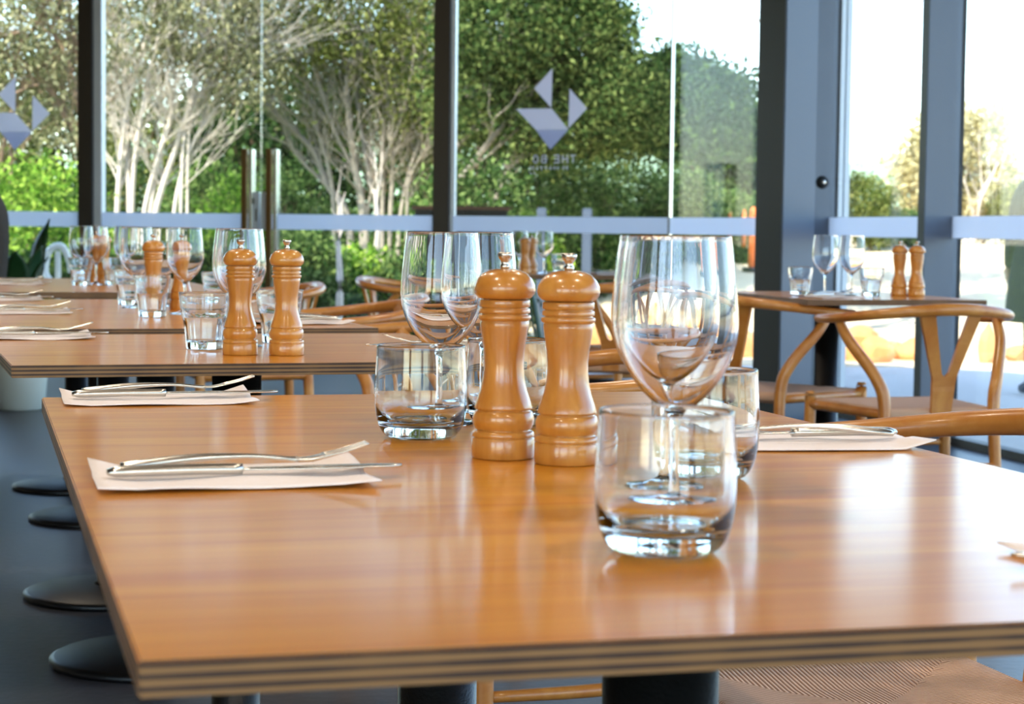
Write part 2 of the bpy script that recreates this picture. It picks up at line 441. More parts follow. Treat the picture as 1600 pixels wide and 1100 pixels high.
mullion(FAC[1][0], FAC[1][1], ang(FAC[0], FAC[1]), 0.1, 0.16)
mullion(-2.845, 13.21, ang(FAC[1], FAC[2]), 0.10, 0.05)
mullion(-0.460, 12.70, R(-9), 0.105, 0.05)
for nm, x, y, w in (('trim_80', -2.765, 13.195, 0.055), ('trim_81', -0.390, 12.69, 0.024)):  # pale strips paint in the bluish sky reflection beside the two posts
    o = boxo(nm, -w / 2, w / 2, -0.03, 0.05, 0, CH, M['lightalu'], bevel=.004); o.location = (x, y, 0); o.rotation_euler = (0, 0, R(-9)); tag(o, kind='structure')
m_ = boxo('trim_90', -0.006, 0.006, -0.012, 0.014, 0, CH, M['chrome']); m_.location = (FAC[4][0], FAC[4][1], 0); m_.rotation_euler = (0, 0, R(-45)); tag(m_, kind='structure')
a5 = ang(FAC[5], FAC[6])
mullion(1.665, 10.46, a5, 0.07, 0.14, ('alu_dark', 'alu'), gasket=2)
mullion(1.985, 8.99, a5, 0.075, 0.145, ('alu_dark', 'alu'), gasket=1)
for i in range(7, len(FAC) - 1): mullion(FAC[i][0], FAC[i][1], a5, 0.07, 0.14)
# door closer button / lock on the right-hand stile
bm = bmesh.new(); lathe_bm(bm, [(0, 0.022), (0.018, 0.022), (0.026, 0.016), (0.033, 0.010), (0.036, 0)], 32)
lock = fin(bm, 'round_lock', M['rubber'], smooth=True)
tag(lock, 'round dark lock on the grey window frame post right of the big column', 'lock')
bm = bmesh.new(); lathe_bm(bm, [(0, 0.03), (0.011, 0.03), (0.013, 0.02), (0.013, 0.0)], 20); fin(bm, 'lock_cylinder', M['steel'], lock, True)
# structural column in front of the corner
TN[0] += 1
bm = bmesh.new(); box(bm, -0.103, 0.103, -0.113, 0.113, 0, CH, 0.005)
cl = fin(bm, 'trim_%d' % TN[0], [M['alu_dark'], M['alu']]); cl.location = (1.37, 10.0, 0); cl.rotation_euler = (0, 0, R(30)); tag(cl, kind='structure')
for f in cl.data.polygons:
    if abs(f.normal.y) > 0.7: f.material_index = 1  # these column faces carry the reflected sky in their lighter blue-grey colour
# head and sill rails
TN[0] += 1
for nm, z0, z1 in (('trim_70', 2.95, CH), ('trim_71', 0.0, 0.035)):
    bm = bmesh.new()
    for p, q in zip(FAC[:-1], FAC[1:]):
        if nm == 'trim_71' and p == FAC[2]: continue
        L = math.dist(p, q); mt = Matrix.Translation((p[0], p[1], 0)) @ Matrix.Rotation(ang(p, q), 4, 'Z')
        box(bm, 0, L, -0.03, 0.03, z0, z1, mtx=mt)
    o = fin(bm, nm, M['alu_dark']); tag(o, kind='structure')

# ---- frosted emblem and lettering on the glass
LET = {'T': [((0, 1), (1, 1)), ((.5, 1), (.5, 0))], 'H': [((0, 0), (0, 1)), ((1, 0), (1, 1)), ((0, .5), (1, .5))],
       'E': [((0, 0), (0, 1)), ((0, 1), (1, 1)), ((0, .5), (.9, .5)), ((0, 0), (1, 0))],
       'B': [((0, 0), (0, 1)), ((0, 1), (.75, 1)), ((0, .52), (.85, .52)), ((0, 0), (.75, 0)), ((.75, 1), (.9, .76)), ((.9, .76), (.75, .52)), ((.85, .52), (1, .26)), ((1, .26), (.75, 0))],
       'O': [((.3, 0), (.7, 0)), ((.7, 0), (1, .3)), ((1, .3), (1, .7)), ((1, .7), (.7, 1)), ((.7, 1), (.3, 1)), ((.3, 1), (0, .7)), ((0, .7), (0, .3)), ((0, .3), (.3, 0))]}
def flatpoly(bm, pts, y=-0.0025, mi=0, th=0.0008):
    a = [bm.verts.new((p[0], y, p[1])) for p in pts]; b = [bm.verts.new((p[0], y - th, p[1])) for p in pts]
    f = [bm.faces.new(a), bm.faces.new(b[::-1])]
    for i in range(len(pts)): f.append(bm.faces.new((a[i], a[(i + 1) % len(pts)], b[(i + 1) % len(pts)], b[i])))
    for x in f: x.material_index = mi
def emblem(win, cx, cz, s, text=True):
    """s: metres per emblem unit (1 unit = one photo pixel of the emblem)"""
    q = lambda u, v: (cx + (u - 872.5) * s, cz + (177 - v) * s)
    bm = bmesh.new()
    flatpoly(bm, [q(873.8, 114), q(842, 144.5), q(872.6, 175)])
    flatpoly(bm, [q(810, 175.4), q(873, 176), q(903, 208.6), q(846, 209)])
    flatpoly(bm, [q(846, 209.2), q(903, 209), q(872, 239.5)], mi=1)
    flatpoly(bm, [q(904.4, 146), q(935, 177), q(903.4, 207)])
    fin(bm, 'frosted_emblem', [M['logo'], M['logo2']], win)
    if not text: return
    bm = bmesh.new()
    def stroke(a, b, w):
        a = Vector(a); b = Vector(b); d = (b - a).normalized() * w / 2; n = Vector((-d.y, d.x))
        flatpoly(bm, [tuple(x) for x in (a - d - n, b + d - n, b + d + n, a - d + n)])
    # the lettering faces the street, so it reads reversed from inside
    for ch, u in (('T', 912), ('H', 898), ('E', 883.2), ('B', 860.4), ('O', 846)):
        for (x0, y0), (x1, y1) in LET[ch]:
            stroke(q(u + 4.0 - x0 * 8, 259.6 - y0 * 11), q(u + 4.0 - x1 * 8, 259.6 - y1 * 11), s * 1.6)
    rnd = random.Random(3)
    for u in (902, 896, 886, 880, 873, 865, 857, 849, 842, 837):
        stroke(q(u, 270.5), q(u, 265.5), s * 1.2); stroke(q(u - 2.6, 268 + rnd.uniform(-2, 2)), q(u, 268), s * 1.0)
    for u in (846, 839): stroke(q(u, 277.5), q(u - 3, 275), s * 1.1)
    fin(bm, 'frosted_lettering', M['logo'], win)
emblem(w3, 0.79, 0.94 + (365.5 - 0 - 177) * 12.32 / 3084 - 0.0, 12.32 / 3084)
emblem(wl, 1.17, 0.94 + (352 - 181) * 13.35 / 3084, 12.0 / 3084, False)

# downlights in the ceiling behind and over the camera
DLW = ('behind the camera at left', 'behind the camera at right', 'over the left side of the nearest table', 'over the right side of the nearest table', 'over the second table', 'between nearest table and small right-hand table', 'over the third table', 'near the small right-hand table', 'over the fourth table')
for i, (x, y) in enumerate(((-1.2, -1.0), (0.9, -1.0), (-0.9, 1.2), (0.9, 1.3), (-1.0, 3.2), (0.9, 3.6), (-1.6, 5.2), (0.4, 6.0), (-2.2, 7.2))):
    e = empty('ceiling_light', (x, y, CH), 0, 'round recessed downlight ' + DLW[i], 'ceiling light', 'recessed ceiling downlights')
    bm = bmesh.new(); lathe_bm(bm, [(0.04, -0.004), (0.055, -0.006), (0.058, 0)], 24); fin(bm, 'trim_ring', M['alu'], e, True)
    bm = bmesh.new(); lathe_bm(bm, [(0, -0.002), (0.04, -0.002)], 24); fin(bm, 'lamp', M['lamp'], e)
    ld = bpy.data.lights.new('downlight', 'AREA'); ld.shape = 'DISK'; ld.size = 0.08; ld.energy = 4.2; ld.color = (1.0, 0.84, 0.66)
    lo = bpy.data.objects.new('downlight_source', ld); COL.objects.link(lo); lo.parent = e; lo.location = (0, 0, -0.012)

# ------------------------------------------------------------------ tables
TZ = 0.74; TT = 0.018
def pedestal(parent, x, y, rr=0.225):
    lathe('base_disc', [(0, 0.0), (rr, 0.0), (rr, 0.012), (rr - 0.012, 0.018), (0.09, 0.030), (0.05, 0.032), (0, 0.032)], M['black'], parent, 56).location = (x, y, 0)
    lathe('column', [(0, 0.03), (0.05, 0.031), (0.041, 0.04), (0.041, TZ - TT - 0.008), (0, TZ - TT - 0.008)], M['black'], parent, 32).location = (x, y, 0)
    boxo('mounting_plate', x - 0.17, x + 0.17, y - 0.17, y + 0.17, TZ - TT - 0.009, TZ - TT - 0.0005, M['black'], parent)
def table(loc, rz, w, d, peds, label):
    t = empty('dining_table', (loc[0], loc[1], 0), rz, label, 'table', None)
    bm = bmesh.new(); box(bm, 0, w, 0, d, -TT, 0, 0.0012)
    o = fin(bm, 'tabletop', [M['table'], M['edge']], t); o.location = (0, 0, TZ)
    for f in o.data.polygons: f.material_index = 0 if abs(f.normal.z) > 0.6 else 1
    for x, y in peds: pedestal(t, x, y)
    return t
TH1 = 0.26437; TH2 = 0.31212; TH3 = 0.235
A1 = (-0.17038, 0.89805); T2o = (-0.710, 2.793)
T3o = (-0.27011 - 0.785 * math.cos(TH2), 3.98361 - 0.785 * math.sin(TH2))
def loc2(o, th, s, t): return (o[0] + s * math.cos(th) - t * math.sin(th), o[1] + s * math.sin(th) + t * math.cos(th))
T4o = loc2(T3o, TH2, 0.11, 2.13)
T5o = loc2(T3o, TH2, -0.02, 4.2)
RTo = (0.90, 6.03); CTo = (-0.05, 8.95)
table(A1, TH1, 0.785, 1.433, ((0.39, 0.38), (0.39, 1.07)), 'large plywood-edged wooden dining table nearest the camera, filling the foreground')
table(T2o, TH2, 0.785, 0.80, ((0.39, 0.39),), 'square plywood dining table directly behind the nearest one, two wooden mills on its front edge')
table(T3o, TH2, 0.785, 1.57, ((0.39, 0.39), (0.39, 1.18)), 'third plywood dining table back on the left, with several faceted tumblers')
table(T4o, TH2, 0.785, 1.57, ((0.39, 0.39), (0.39, 1.18)), 'fourth and farthest plywood table on the left, before the dark window post')
table(RTo, TH3, 0.60, 0.82, ((0.24, 0.42),), 'small wooden table on the right beside the grey column, chairs tucked under it')
table(CTo, 0.10, 0.70, 0.78, ((0.35, 0.4),), 'distant table seen between the mills and the wine glass, in front of the glass doors')

# ------------------------------------------------------------------ tableware prototypes
def smooth_prof(p, n=4): return [(max(0, float(a[0])), float(a[1])) for a in spl(p, n)]
def make_wine():
    outer = smooth_prof([(0.0365, 0.0015), (0.034, 0.0030), (0.018, 0.0055), (0.0065, 0.010), (0.0042, 0.018), (0.0034, 0.035), (0.0034, 0.055), (0.0042, 0.066), (0.0075, 0.073), (0.0170, 0.081), (0.0290, 0.094), (0.0385, 0.112), (0.0425, 0.132), (0.0418, 0.152), (0.0395, 0.175), (0.0369, 0.1964)], 5) + [(0.0368, 0.1970), (0.03665, 0.1973), (0.0364, 0.19745), (0.03615, 0.1973), (0.0360, 0.1970)]
    inner = smooth_prof([(0.0360, 0.1965), (0.0386, 0.175), (0.0409, 0.152), (0.0415, 0.132), (0.0375, 0.113), (0.0280, 0.096), (0.0160, 0.0840), (0.0060, 0.0775), (0.0, 0.0760)], 5)
    prof = [(0, 0.0)] + [(0.0362, 0.0)] + outer + inner
    r = empty('wine_glass', cat='wine glass')
    lathe('glass_body', prof, M['glass'], r, 64)
    return r
def make_rocks():
    outer = smooth_prof([(0.030, 0.0005), (0.0345, 0.003), (0.0395, 0.010), (0.0430, 0.022), (0.0445, 0.040), (0.0442, 0.058), (0.0432, 0.075), (0.0426, 0.0880)], 5) + [(0.0425, 0.0886), (0.0422, 0.0891), (0.0419, 0.0892), (0.0416, 0.0891), (0.0413, 0.0887)]
    inner = smooth_prof([(0.0412, 0.0880), (0.0416, 0.075), (0.0426, 0.058), (0.0428, 0.040), (0.0410, 0.026), (0.0355, 0.017), (0.0240, 0.0140), (0.0, 0.0130)], 5)
    r = empty('rocks_glass', cat='tumbler')
    lathe('glass_body', [(0, 0.0015), (0.026, 0.0015), (0.028, 0.0)] + outer + inner, M['tumbler'], r, 64)
    return r
def make_facet():
    outer = smooth_prof([(0.0290, 0.0), (0.0300, 0.004), (0.0310, 0.015), (0.0325, 0.030), (0.0345, 0.046), (0.0365, 0.053)], 3) + smooth_prof([(0.0375, 0.056), (0.0395, 0.072), (0.0414, 0.0915)], 3) + [(0.0414, 0.0921), (0.0411, 0.0925), (0.0408, 0.0925), (0.0405, 0.0922)]
    inner = smooth_prof([(0.0403, 0.0915), (0.0380, 0.070), (0.0350, 0.055), (0.0300, 0.040), (0.0270, 0.020), (0.0240, 0.0125), (0.0, 0.0115)], 3)
    def fm(a, z):
        if z > 0.0545: return 1.0
        k = 10; x = ((a * k / (2 * math.pi)) % 1.0) - 0.5
        f = math.cos(math.pi / k) / math.cos(x * 2 * math.pi / k)
        return f * 1.0 + 0.0
    r = empty('faceted_tumbler', cat='tumbler')
    bm = bmesh.new(); lathe_bm(bm, [(0, 0.001)] + outer + inner, 60, fmod=fm)
    fin(bm, 'glass_body', M['tumbler'], r, True)
    return r
def make_mill():
    px = 0.166 / 306.0
    P = [(0, 422), (14, 422), (26, 424.5), (36, 429.5), (44, 437.5), (48.8, 447), (50, 455), (48.6, 462), (44.5, 467), (41.5, 469.4), (39, 470), (37.6, 470.6), (37.6, 471.4), (40.6, 472), (41.2, 473),
         (41.2, 482), (40.6, 483), (37.8, 483.8), (37.8, 485), (40.6, 485.8), (41.2, 487), (41.8, 491.5), (41.2, 493), (37.6, 494), (37.6, 495.4), (42.0, 496.4), (43.0, 498), (43, 502), (41.6, 504), (38.8, 505), (38.6, 506.4), (39.6, 508),
         (39, 515), (37, 530), (34.2, 548), (32.4, 566), (32.3, 582), (34.2, 600), (38.2, 618), (43.6, 634), (46.8, 645), (46.9, 647.4), (46.2, 648.4), (43.2, 649.2), (43.2, 650.8), (46.0, 651.8), (47.6, 654),
         (49.8, 661), (50.2, 667), (49.2, 673), (46.6, 679), (45.8, 680.4), (43.6, 681.4), (43.6, 683), (47.8, 684), (49.6, 685.6), (50.6, 689), (50.6, 692), (50.2, 692.8), (48.4, 693.3), (48.4, 694.3), (50.4, 694.9), (51, 696), (51.2, 712), (50.8, 726), (49.4, 728), (0, 728)]
    r = empty('pepper_mill', cat='pepper mill')
    head = [(a * px, (728 - b) * px) for a, b in P if b <= 471]
    body = [(a * px, (728 - b) * px) for a, b in P if b > 471]
    body = [(0, body[0][1])] + body
    ho = lathe('mill_head', head + [(0, head[-1][1])], M['mill'], r, 56)
    bo = lathe('mill_body', body, M['mill'], r, 56)
    k = [(0, 395), (9, 395), (12, 396.5), (12.6, 399), (11, 404), (7.5, 409), (5.6, 413), (8, 416), (8.4, 419), (6, 423), (0, 423)]
    lathe('knob', [(a * px, (728 - b) * px) for a, b in k], M['steel'], r, 24)
    return r
def make_knife():
    r = empty('knife', cat='knife')
    n = 16
    hp = [(x, 0, 0.0052 + 0.0006 * math.sin(x * 30)) for x in np.linspace(0, 0.105, n)]
    w = [0.0055 + 0.0035 * math.sin(min(1, (i + 0.6) / 4) * math.pi / 2) - 0.0035 * (i / (n - 1)) for i in range(n)]
    bm = bmesh.new(); loft(bm, hp, w, [min(a, 0.0046) * (0.95 if i else 0.5) for i, a in enumerate(w)], 14); fin(bm, 'handle', M['steel'], r, True)
    bp = [(x, 0.001, 0.0050) for x in np.linspace(0.104, 0.235, 20)]
    bw = [0.005 + 0.0055 * math.sin(math.pi * min(1, (i + 2) / 14) * 0.5) if i < 15 else 0.0105 * math.sqrt(max(0.02, 1 - ((i - 14) / 5.1) ** 2)) for i in range(20)]
    bm = bmesh.new(); loft(bm, bp, bw, [0.0014] * 20, 10)
    fin(bm, 'blade', M['steel'], r, True)
    return r
def make_fork():
    r = empty('fork', cat='fork')
    hp = spl([(0, 0, 0.006, 0.006), (0.02, 0, 0.008, 0.0085), (0.06, 0, 0.0120, 0.0065), (0.10, 0, 0.0130, 0.0038), (0.125, 0, 0.0110, 0.003), (0.14, 0, 0.0095, 0.005)], 5)
    bm = bmesh.new(); loft(bm, hp, [p[3] for p in hp], [max(0.0018, min(0.0038, p[3] * 0.5)) for p in hp], 12); fin(bm, 'handle', M['steel'], r, True)
    bm = bmesh.new()
    hd = spl([(0.138, 0, 0.0098, 0.0045), (0.150, 0, 0.0105, 0.0105), (0.162, 0, 0.0130, 0.0118)], 5)
    loft(bm, hd, [p[3] for p in hd], [0.0013] * len(hd), 12)
    for y in (-0.0098, -0.0033, 0.0033, 0.0098):
        tp = spl([(0.160, y, 0.0128, 0.0018), (0.178, y, 0.0170, 0.0015), (0.196, y * 0.95, 0.0225, 0.0008)], 5)
        loft(bm, tp, [p[3] for p in tp], [0.0009] * len(tp), 8)
    fin(bm, 'tines', M['steel'], r, True)
    return r
def make_napkin(seed, w=0.215, d=0.145):
    rnd = random.Random(seed); nx, ny = 22, 14
    bm = bmesh.new(); g = []
    ph = rnd.uniform(0, 6)
    for i in range(nx + 1):
        row = []
        for j in range(ny + 1):
            a = i / nx - .5; b = j / ny - .5
            z = 0.0012 + 0.0012 * (1 + math.sin(a * 9 + ph) * math.cos(b * 7 + ph)) + 0.02 * max(0, abs(a) - .36) * (0.5 + abs(b)) * 3 * (1 if b > 0 else 0.3)
            row.append(bm.verts.new((a * w, b * d + 0.003 * math.sin(a * 6 + ph), z)))
        g.append(row)
    for i in range(nx):
        for j in range(ny): bm.faces.new((g[i][j], g[i + 1][j], g[i + 1][j + 1], g[i][j + 1]))
    o = fin(bm, 'napkin', M['napkin'], None, True)
    s = o.modifiers.new('thickness', 'SOLIDIFY'); s.thickness = 0.0010; s.offset = 1
    o['category'] = 'napkin'
    return o

PROTO = {'wine': [make_wine, None], 'rocks': [make_rocks, None], 'facet': [make_facet, None], 'mill': [make_mill, None], 'knife': [make_knife, None], 'fork': [make_fork, None]}
def put(kind, x, y, label, group, z=TZ, rz=0.0):
    p = PROTO[kind]
    if p[1] is None: p[1] = p[0](); o = p[1]
    else: o = clone(p[1])
    o.location = (x, y, z + 0.0003); o.rotation_euler = (0, 0, rz)
    o['label'] = label; o['group'] = group
    return o

# nearest table
G = 'mills, glasses and cutlery on the nearest table'
put('mill', -0.007, 1.731, 'wooden pepper mill with metal knob on the nearest table, left of the big pair', 'wooden mills', rz=0.4)
put('mill', 0.048, 1.693, 'wooden mill with metal knob on the nearest table, right of the big pair', 'wooden mills', rz=2.1)
put('rocks', 0.097, 1.228, 'largest low round tumbler, at the front of the nearest table', 'round tumblers')
put('rocks', -0.087, 1.888, 'low round tumbler left of the big pair of mills on the nearest table', 'round tumblers')
put('rocks', -0.003, 2.017, 'low round tumbler hidden behind the big pair of mills', 'round tumblers')
put('rocks', 0.158, 1.605, 'low round tumbler just behind and right of the largest tumbler', 'round tumblers')
put('wine', 0.116, 1.385, 'largest empty wine glass, standing behind the front tumbler', 'empty wine glasses')
put('wine', 0.118, 1.51, 'empty wine glass half hidden behind the largest wine glass', 'empty wine glasses')
put('wine', -0.073, 2.03, 'empty wine glass behind the tumbler left of the big mills', 'empty wine glasses')
put('wine', -0.037, 2.175, 'empty wine glass directly behind the left one of the big mills', 'empty wine glasses')
NAP = [0]
def setting(o, th, s, t, side, where, short=False, grp=None, kn=0.0):
    """cutlery on a napkin; side -1: diner on the left, +1: diner on the right"""
    NAP[0] += 1
    x, y = loc2(o, th, s, t)
    rz = th + (0 if side < 0 else math.pi) + kn
    n = make_napkin(NAP[0]); n.location = (x, y, TZ + 0.0002); n.rotation_euler = (0, 0, rz)
    tag(n, 'folded white paper napkin ' + where, 'napkin', 'white paper napkins')
    c, q = math.cos(rz), math.sin(rz)
    P = lambda a, b: (x + a * c - b * q, y + a * q + b * c)
    f = P(-0.085, 0.012); k = P(-0.097, -0.014)
    put('fork', f[0], f[1], 'steel fork on the napkin ' + where, 'steel forks', TZ + 0.0045, rz - 0.03)
    put('knife', k[0], k[1], 'steel knife lying on the napkin ' + where, 'steel knives', TZ + 0.0042, rz + 0.045)
setting(A1, TH1, 0.122, 0.648, -1, 'at the near left of the nearest table')
setting(A1, TH1, 0.128, 1.375, -1, 'at the far left corner of the nearest table')
setting(A1, TH1, 0.690, 0.83, 1, 'at the right edge of the nearest table', kn=-0.12)
setting(A1, TH1, 0.665, 0.14, 1, 'at the near right corner, just entering the frame')

# second table
put('mill', -0.427, 3.094, 'left one of the two wooden mills at the front of the second table', 'wooden mills', rz=1.0)
put('mill', -0.355, 3.098, 'right one of the two wooden mills at the front of the second table', 'wooden mills', rz=2.6)
put('facet', -0.504, 3.225, 'faceted tumbler left of the mills on the second table', 'faceted tumblers')
put('facet', -0.405, 3.43, 'faceted tumbler behind the mills on the second table, seen between them', 'faceted tumblers')
put('wine', -0.475, 3.40, 'empty wine glass behind the left mill on the second table', 'empty wine glasses')
put('wine', -0.455, 3.30, 'empty wine glass rising right behind the two mills of the second table', 'empty wine glasses')
setting(T2o, TH2, 0.075, 0.695, -1, 'at the left edge of the second table')
setting(T2o, TH2, 0.72, 0.27, 1, 'at the right edge of the second table')
# third table
put('facet', -0.795, 4.352, 'faceted tumbler at the front of the third table', 'faceted tumblers')
put('facet', -0.965, 4.98, 'faceted tumbler toward the back of the third table, left of a mill', 'faceted tumblers')
put('facet', -0.70, 4.70, 'faceted tumbler beyond the wine glass on the third table', 'faceted tumblers')
put('mill', -0.845, 4.64, 'wooden mill on the third table standing behind the front faceted tumbler', 'wooden mills')
put('mill', -0.795, 4.73, 'wooden mill on the third table seen through the wine glass', 'wooden mills')
put('wine', -0.747, 4.50, 'empty wine glass at the front of the third table, right of its mill', 'empty wine glasses')
put('wine', -0.915, 4.80, 'empty wine glass at the left behind the third table mills', 'empty wine glasses')
put('wine', -0.87, 4.92, 'empty wine glass at the back of the third table cluster', 'empty wine glasses')
setting(T3o, TH2, 0.13, 0.70, -1, 'at the left edge of the third table')
setting(T3o, TH2, 0.13, 1.49, -1, 'at the back left of the third table')
setting(T3o, TH2, 0.66, 0.20, 1, 'at the right front corner of the third table')
setting(T3o, TH2, 0.66, 1.30, 1, 'at the right back of the third table')
# fourth table
put('facet', -1.435, 6.557, 'faceted tumbler farthest left, on the fourth table', 'faceted tumblers')
put('facet', -1.345, 6.66, 'faceted tumbler right of the small mills on the fourth table', 'faceted tumblers')
put('wine', -1.397, 6.62, 'empty wine glass on the fourth table in front of the right small mill', 'empty wine glasses')
put('wine', -1.345, 6.86, 'empty wine glass on the fourth table, right one of the small pair', 'empty wine glasses')
put('wine', -1.50, 6.86, 'empty wine glass on the fourth table, left one behind the tumbler', 'empty wine glasses')
put('mill', -1.46, 6.92, 'small wooden mill on the fourth table, left one of the distant pair', 'wooden mills')
put('mill', -1.405, 6.78, 'small wooden mill on the fourth table, right one of the distant pair', 'wooden mills')
setting(T4o, TH2, 0.13, 0.75, -1, 'at the left edge of the fourth table')
# small right table
put('facet', 0.935, 6.43, 'faceted tumbler at the left of the small right-hand table', 'faceted tumblers')
put('facet', 1.165, 6.42, 'faceted tumbler between wine glass and mills on the small right-hand table', 'faceted tumblers')
put('wine', 0.997, 6.31, 'empty wine glass on the small right-hand table, left one of its pair', 'empty wine glasses')
put('wine', 1.086, 6.335, 'empty wine glass on the small right-hand table, right one of its pair', 'empty wine glasses')
put('mill', 1.272, 6.50, 'wooden mill on the small right-hand table, left one of its touching pair', 'wooden mills')
put('mill', 1.322, 6.47, 'wooden mill on the small right-hand table, right one of its touching pair', 'wooden mills')
setting(RTo, TH3, 0.155, 0.20, -1, 'on the small right-hand table below the wine glasses', kn=0.4)
# distant table
put('mill', 0.055, 9.30, 'tiny distant wooden mill seen above the big left mill', 'wooden mills')
put('mill', 0.088, 9.42, 'second tiny distant wooden mill, beside a wine glass', 'wooden mills')
put('wine', 0.145, 9.28, 'tiny distant wine glass right of the distant mills', 'empty wine glasses')
put('wine', 0.03, 9.45, 'tiny distant wine glass left of the distant mills', 'empty wine glasses')
put('facet', 0.22, 9.33, 'tiny distant faceted tumbler right of the distant wine glass', 'faceted tumblers')
setting(CTo, 0.1, 0.55, 0.25, 1, 'on the distant table before the glass doors')

# ------------------------------------------------------------------ wishbone chairs
def make_chair():
    r = empty('wishbone_chair', cat='chair')
    for s in (-1, 1):
        tube('leg', [(s * 0.235, 0.20, 0, 0.013), (s * 0.232, 0.20, 0.2, 0.017), (s * 0.228, 0.20, 0.43, 0.0175), (s * 0.228, 0.20, 0.456, 0.017), (s * 0.228, 0.20, 0.464, 0.010)], 0, M['oak'], r, 5, 14)
        tube('leg', [(s * 0.205, -0.235, 0, 0.012), (s * 0.185, -0.20, 0.20, 0.016), (s * 0.175, -0.185, 0.44, 0.0185), (s * 0.195, -0.165, 0.53, 0.018), (s * 0.245, -0.095, 0.63, 0.0165), (s * 0.258, -0.045, 0.692, 0.0145)], 0, M['oak'], r, 6, 14)
        tube('stretcher', [(s * 0.232, 0.20, 0.21, 0.009), (s * 0.21, 0.0, 0.205, 0.011), (s * 0.187, -0.20, 0.21, 0.009)], 0, M['oak'], r, 5, 10, up=(0, 0, 1))
        tube('seat_rail', [(s * 0.228, 0.20, 0.425, 0.013), (s * 0.202, 0.0, 0.425, 0.014), (s * 0.178, -0.185, 0.425, 0.013)], 0, M['oak'], r, 3, 10)
    tube('stretcher', [(-0.232, 0.20, 0.30, 0.009), (0, 0.20, 0.30, 0.011), (0.232, 0.20, 0.30, 0.009)], 0, M['oak'], r, 5, 10)
    tube('stretcher', [(-0.187, -0.20, 0.27, 0.012), (0, -0.20, 0.27, 0.014), (0.187, -0.20, 0.27, 0.012)], 0, M['oak'], r, 5, 10, hs=None)
    # bent top rail, flattened at the back
    P = [(-0.262, 0.085, 0.690, 0.014, 0.012), (-0.272, 0.0, 0.694, 0.017, 0.0135), (-0.258, -0.10, 0.702, 0.0185, 0.014), (-0.205, -0.19, 0.714, 0.018, 0.015), (-0.11, -0.245, 0.725, 0.0165, 0.017), (0, -0.262, 0.730, 0.0155, 0.018)]
    P = P + [(-a, b, c, d, e) for a, b, c, d, e in P[-2::-1]]
    q = spl(P, 6); bm = bmesh.new(); loft(bm, q, [p[3] for p in q], [p[4] for p in q], 16)
    fin(bm, 'top_rail', M['oak'], r, True)
    # Y-shaped splat
    bm = bmesh.new()
    def yy(z): return -0.190 - 0.060 * max(0, (z - 0.42) / 0.31) ** 1.3
    def strip(zs, xa, xb):
        rows = []
        for z in zs:
            y = yy(z); p, q = xa(z), xb(z)
            cy = lambda x: y + (0.9 * x * x if z > .5 else 0)
            rows.append([bm.verts.new((p, cy(p) - .006, z)), bm.verts.new((q, cy(q) - .006, z)), bm.verts.new((q, cy(q) + .006, z)), bm.verts.new((p, cy(p) + .006, z))])
        for a_, b_ in zip(rows[:-1], rows[1:]):
            for k in range(4): bm.faces.new((a_[k], a_[(k + 1) % 4], b_[(k + 1) % 4], b_[k]))
        bm.faces.new(rows[0]); bm.faces.new(rows[-1][::-1])
    ap = 0.535
    outer = lambda z: 0.031 + 0.006 * (z - .42) / .11 if z < .53 else 0.037 + (z - .53) * 0.33
    inner = lambda z: 0.0 if z <= ap else min(outer(z) - .012, 0.009 * min(1, ((z - ap) / .01)) ** .5 + (z - ap) * 0.245)
    zl = [.42 + (ap - .42) * k / 8 for k in range(9)]; zh = [ap, ap + .003, ap + .010] + [ap + .01 + (.728 - ap - .01) * k / 12 for k in range(1, 13)]
    strip(zl, lambda z: -outer(z), outer)
    for sg in (-1, 1): strip(zh, (lambda z: inner(z)) if sg > 0 else (lambda z: -outer(z)), outer if sg > 0 else (lambda z: -inner(z)))
    fin(bm, 'splat', M['oak'], r)
    # woven seat
    bm = bmesh.new(); nx, ny = 20, 20; g = []
    for i in range(nx + 1):
        row = []
        for j in range(ny + 1):
            b = j / ny; y = -0.195 + 0.405 * b; w = 0.186 + (0.237 - 0.186) * b; a = (i / nx) * 2 - 1
            e = min(1 - abs(a), 1 - abs(2 * b - 1))
            z = 0.446 - 0.018 * min(1, e * 1.6) - (0.02 if e < 0.01 else 0)
            row.append(bm.verts.new((a * w, y, z)))
        g.append(row)
    for i in range(nx):
        for j in range(ny): bm.faces.new((g[i][j], g[i + 1][j], g[i + 1][j + 1], g[i][j + 1]))
    o = fin(bm, 'woven_seat', M['cord'], r, True); sm = o.modifiers.new('thickness', 'SOLIDIFY'); sm.thickness = 0.022; sm.offset = -1
    return r
CH0 = make_chair(); used = [False]
def chair(x, y, face, label, group='wishbone chairs with woven seats'):
    """face: world angle of the direction the sitter looks"""
    o = CH0 if not used[0] else clone(CH0); used[0] = True
    o.location = (x, y, 0); o.rotation_euler = (0, 0, face - math.pi / 2); o['label'] = label; o['group'] = group
    return o
def chair_at(o, th, s, t, side, label, turn=0):
    x, y = loc2(o, th, s, t); chair(x, y, th + (math.pi if side > 0 else 0) + turn, label)
chair_at(A1, TH1, 0.88, 1.03, 1, 'wishbone chair right of the nearest table, its rail crossing the right frame edge')
chair(0.08, 3.33, TH2 + math.pi, 'wooden wishbone chair right of the second table, glimpsed between mill and wine glass')
chair_at(T3o, TH2, 1.0, 0.58, 1, 'wooden wishbone chair at the right front of the third table, orange curved rail')
chair_at(T3o, TH2, 0.97, 1.40, 1, 'wooden wishbone chair at the right back of the third table, pale rail behind the mills')
chair_at(T4o, TH2, 0.96, 0.95, 1, 'wooden wishbone chair right of the fourth table, small rail end beyond the mills')
chair(1.185, 5.86, TH3 + math.pi / 2 + 0.05, 'wishbone chair with its back to the camera before the small right-hand table')
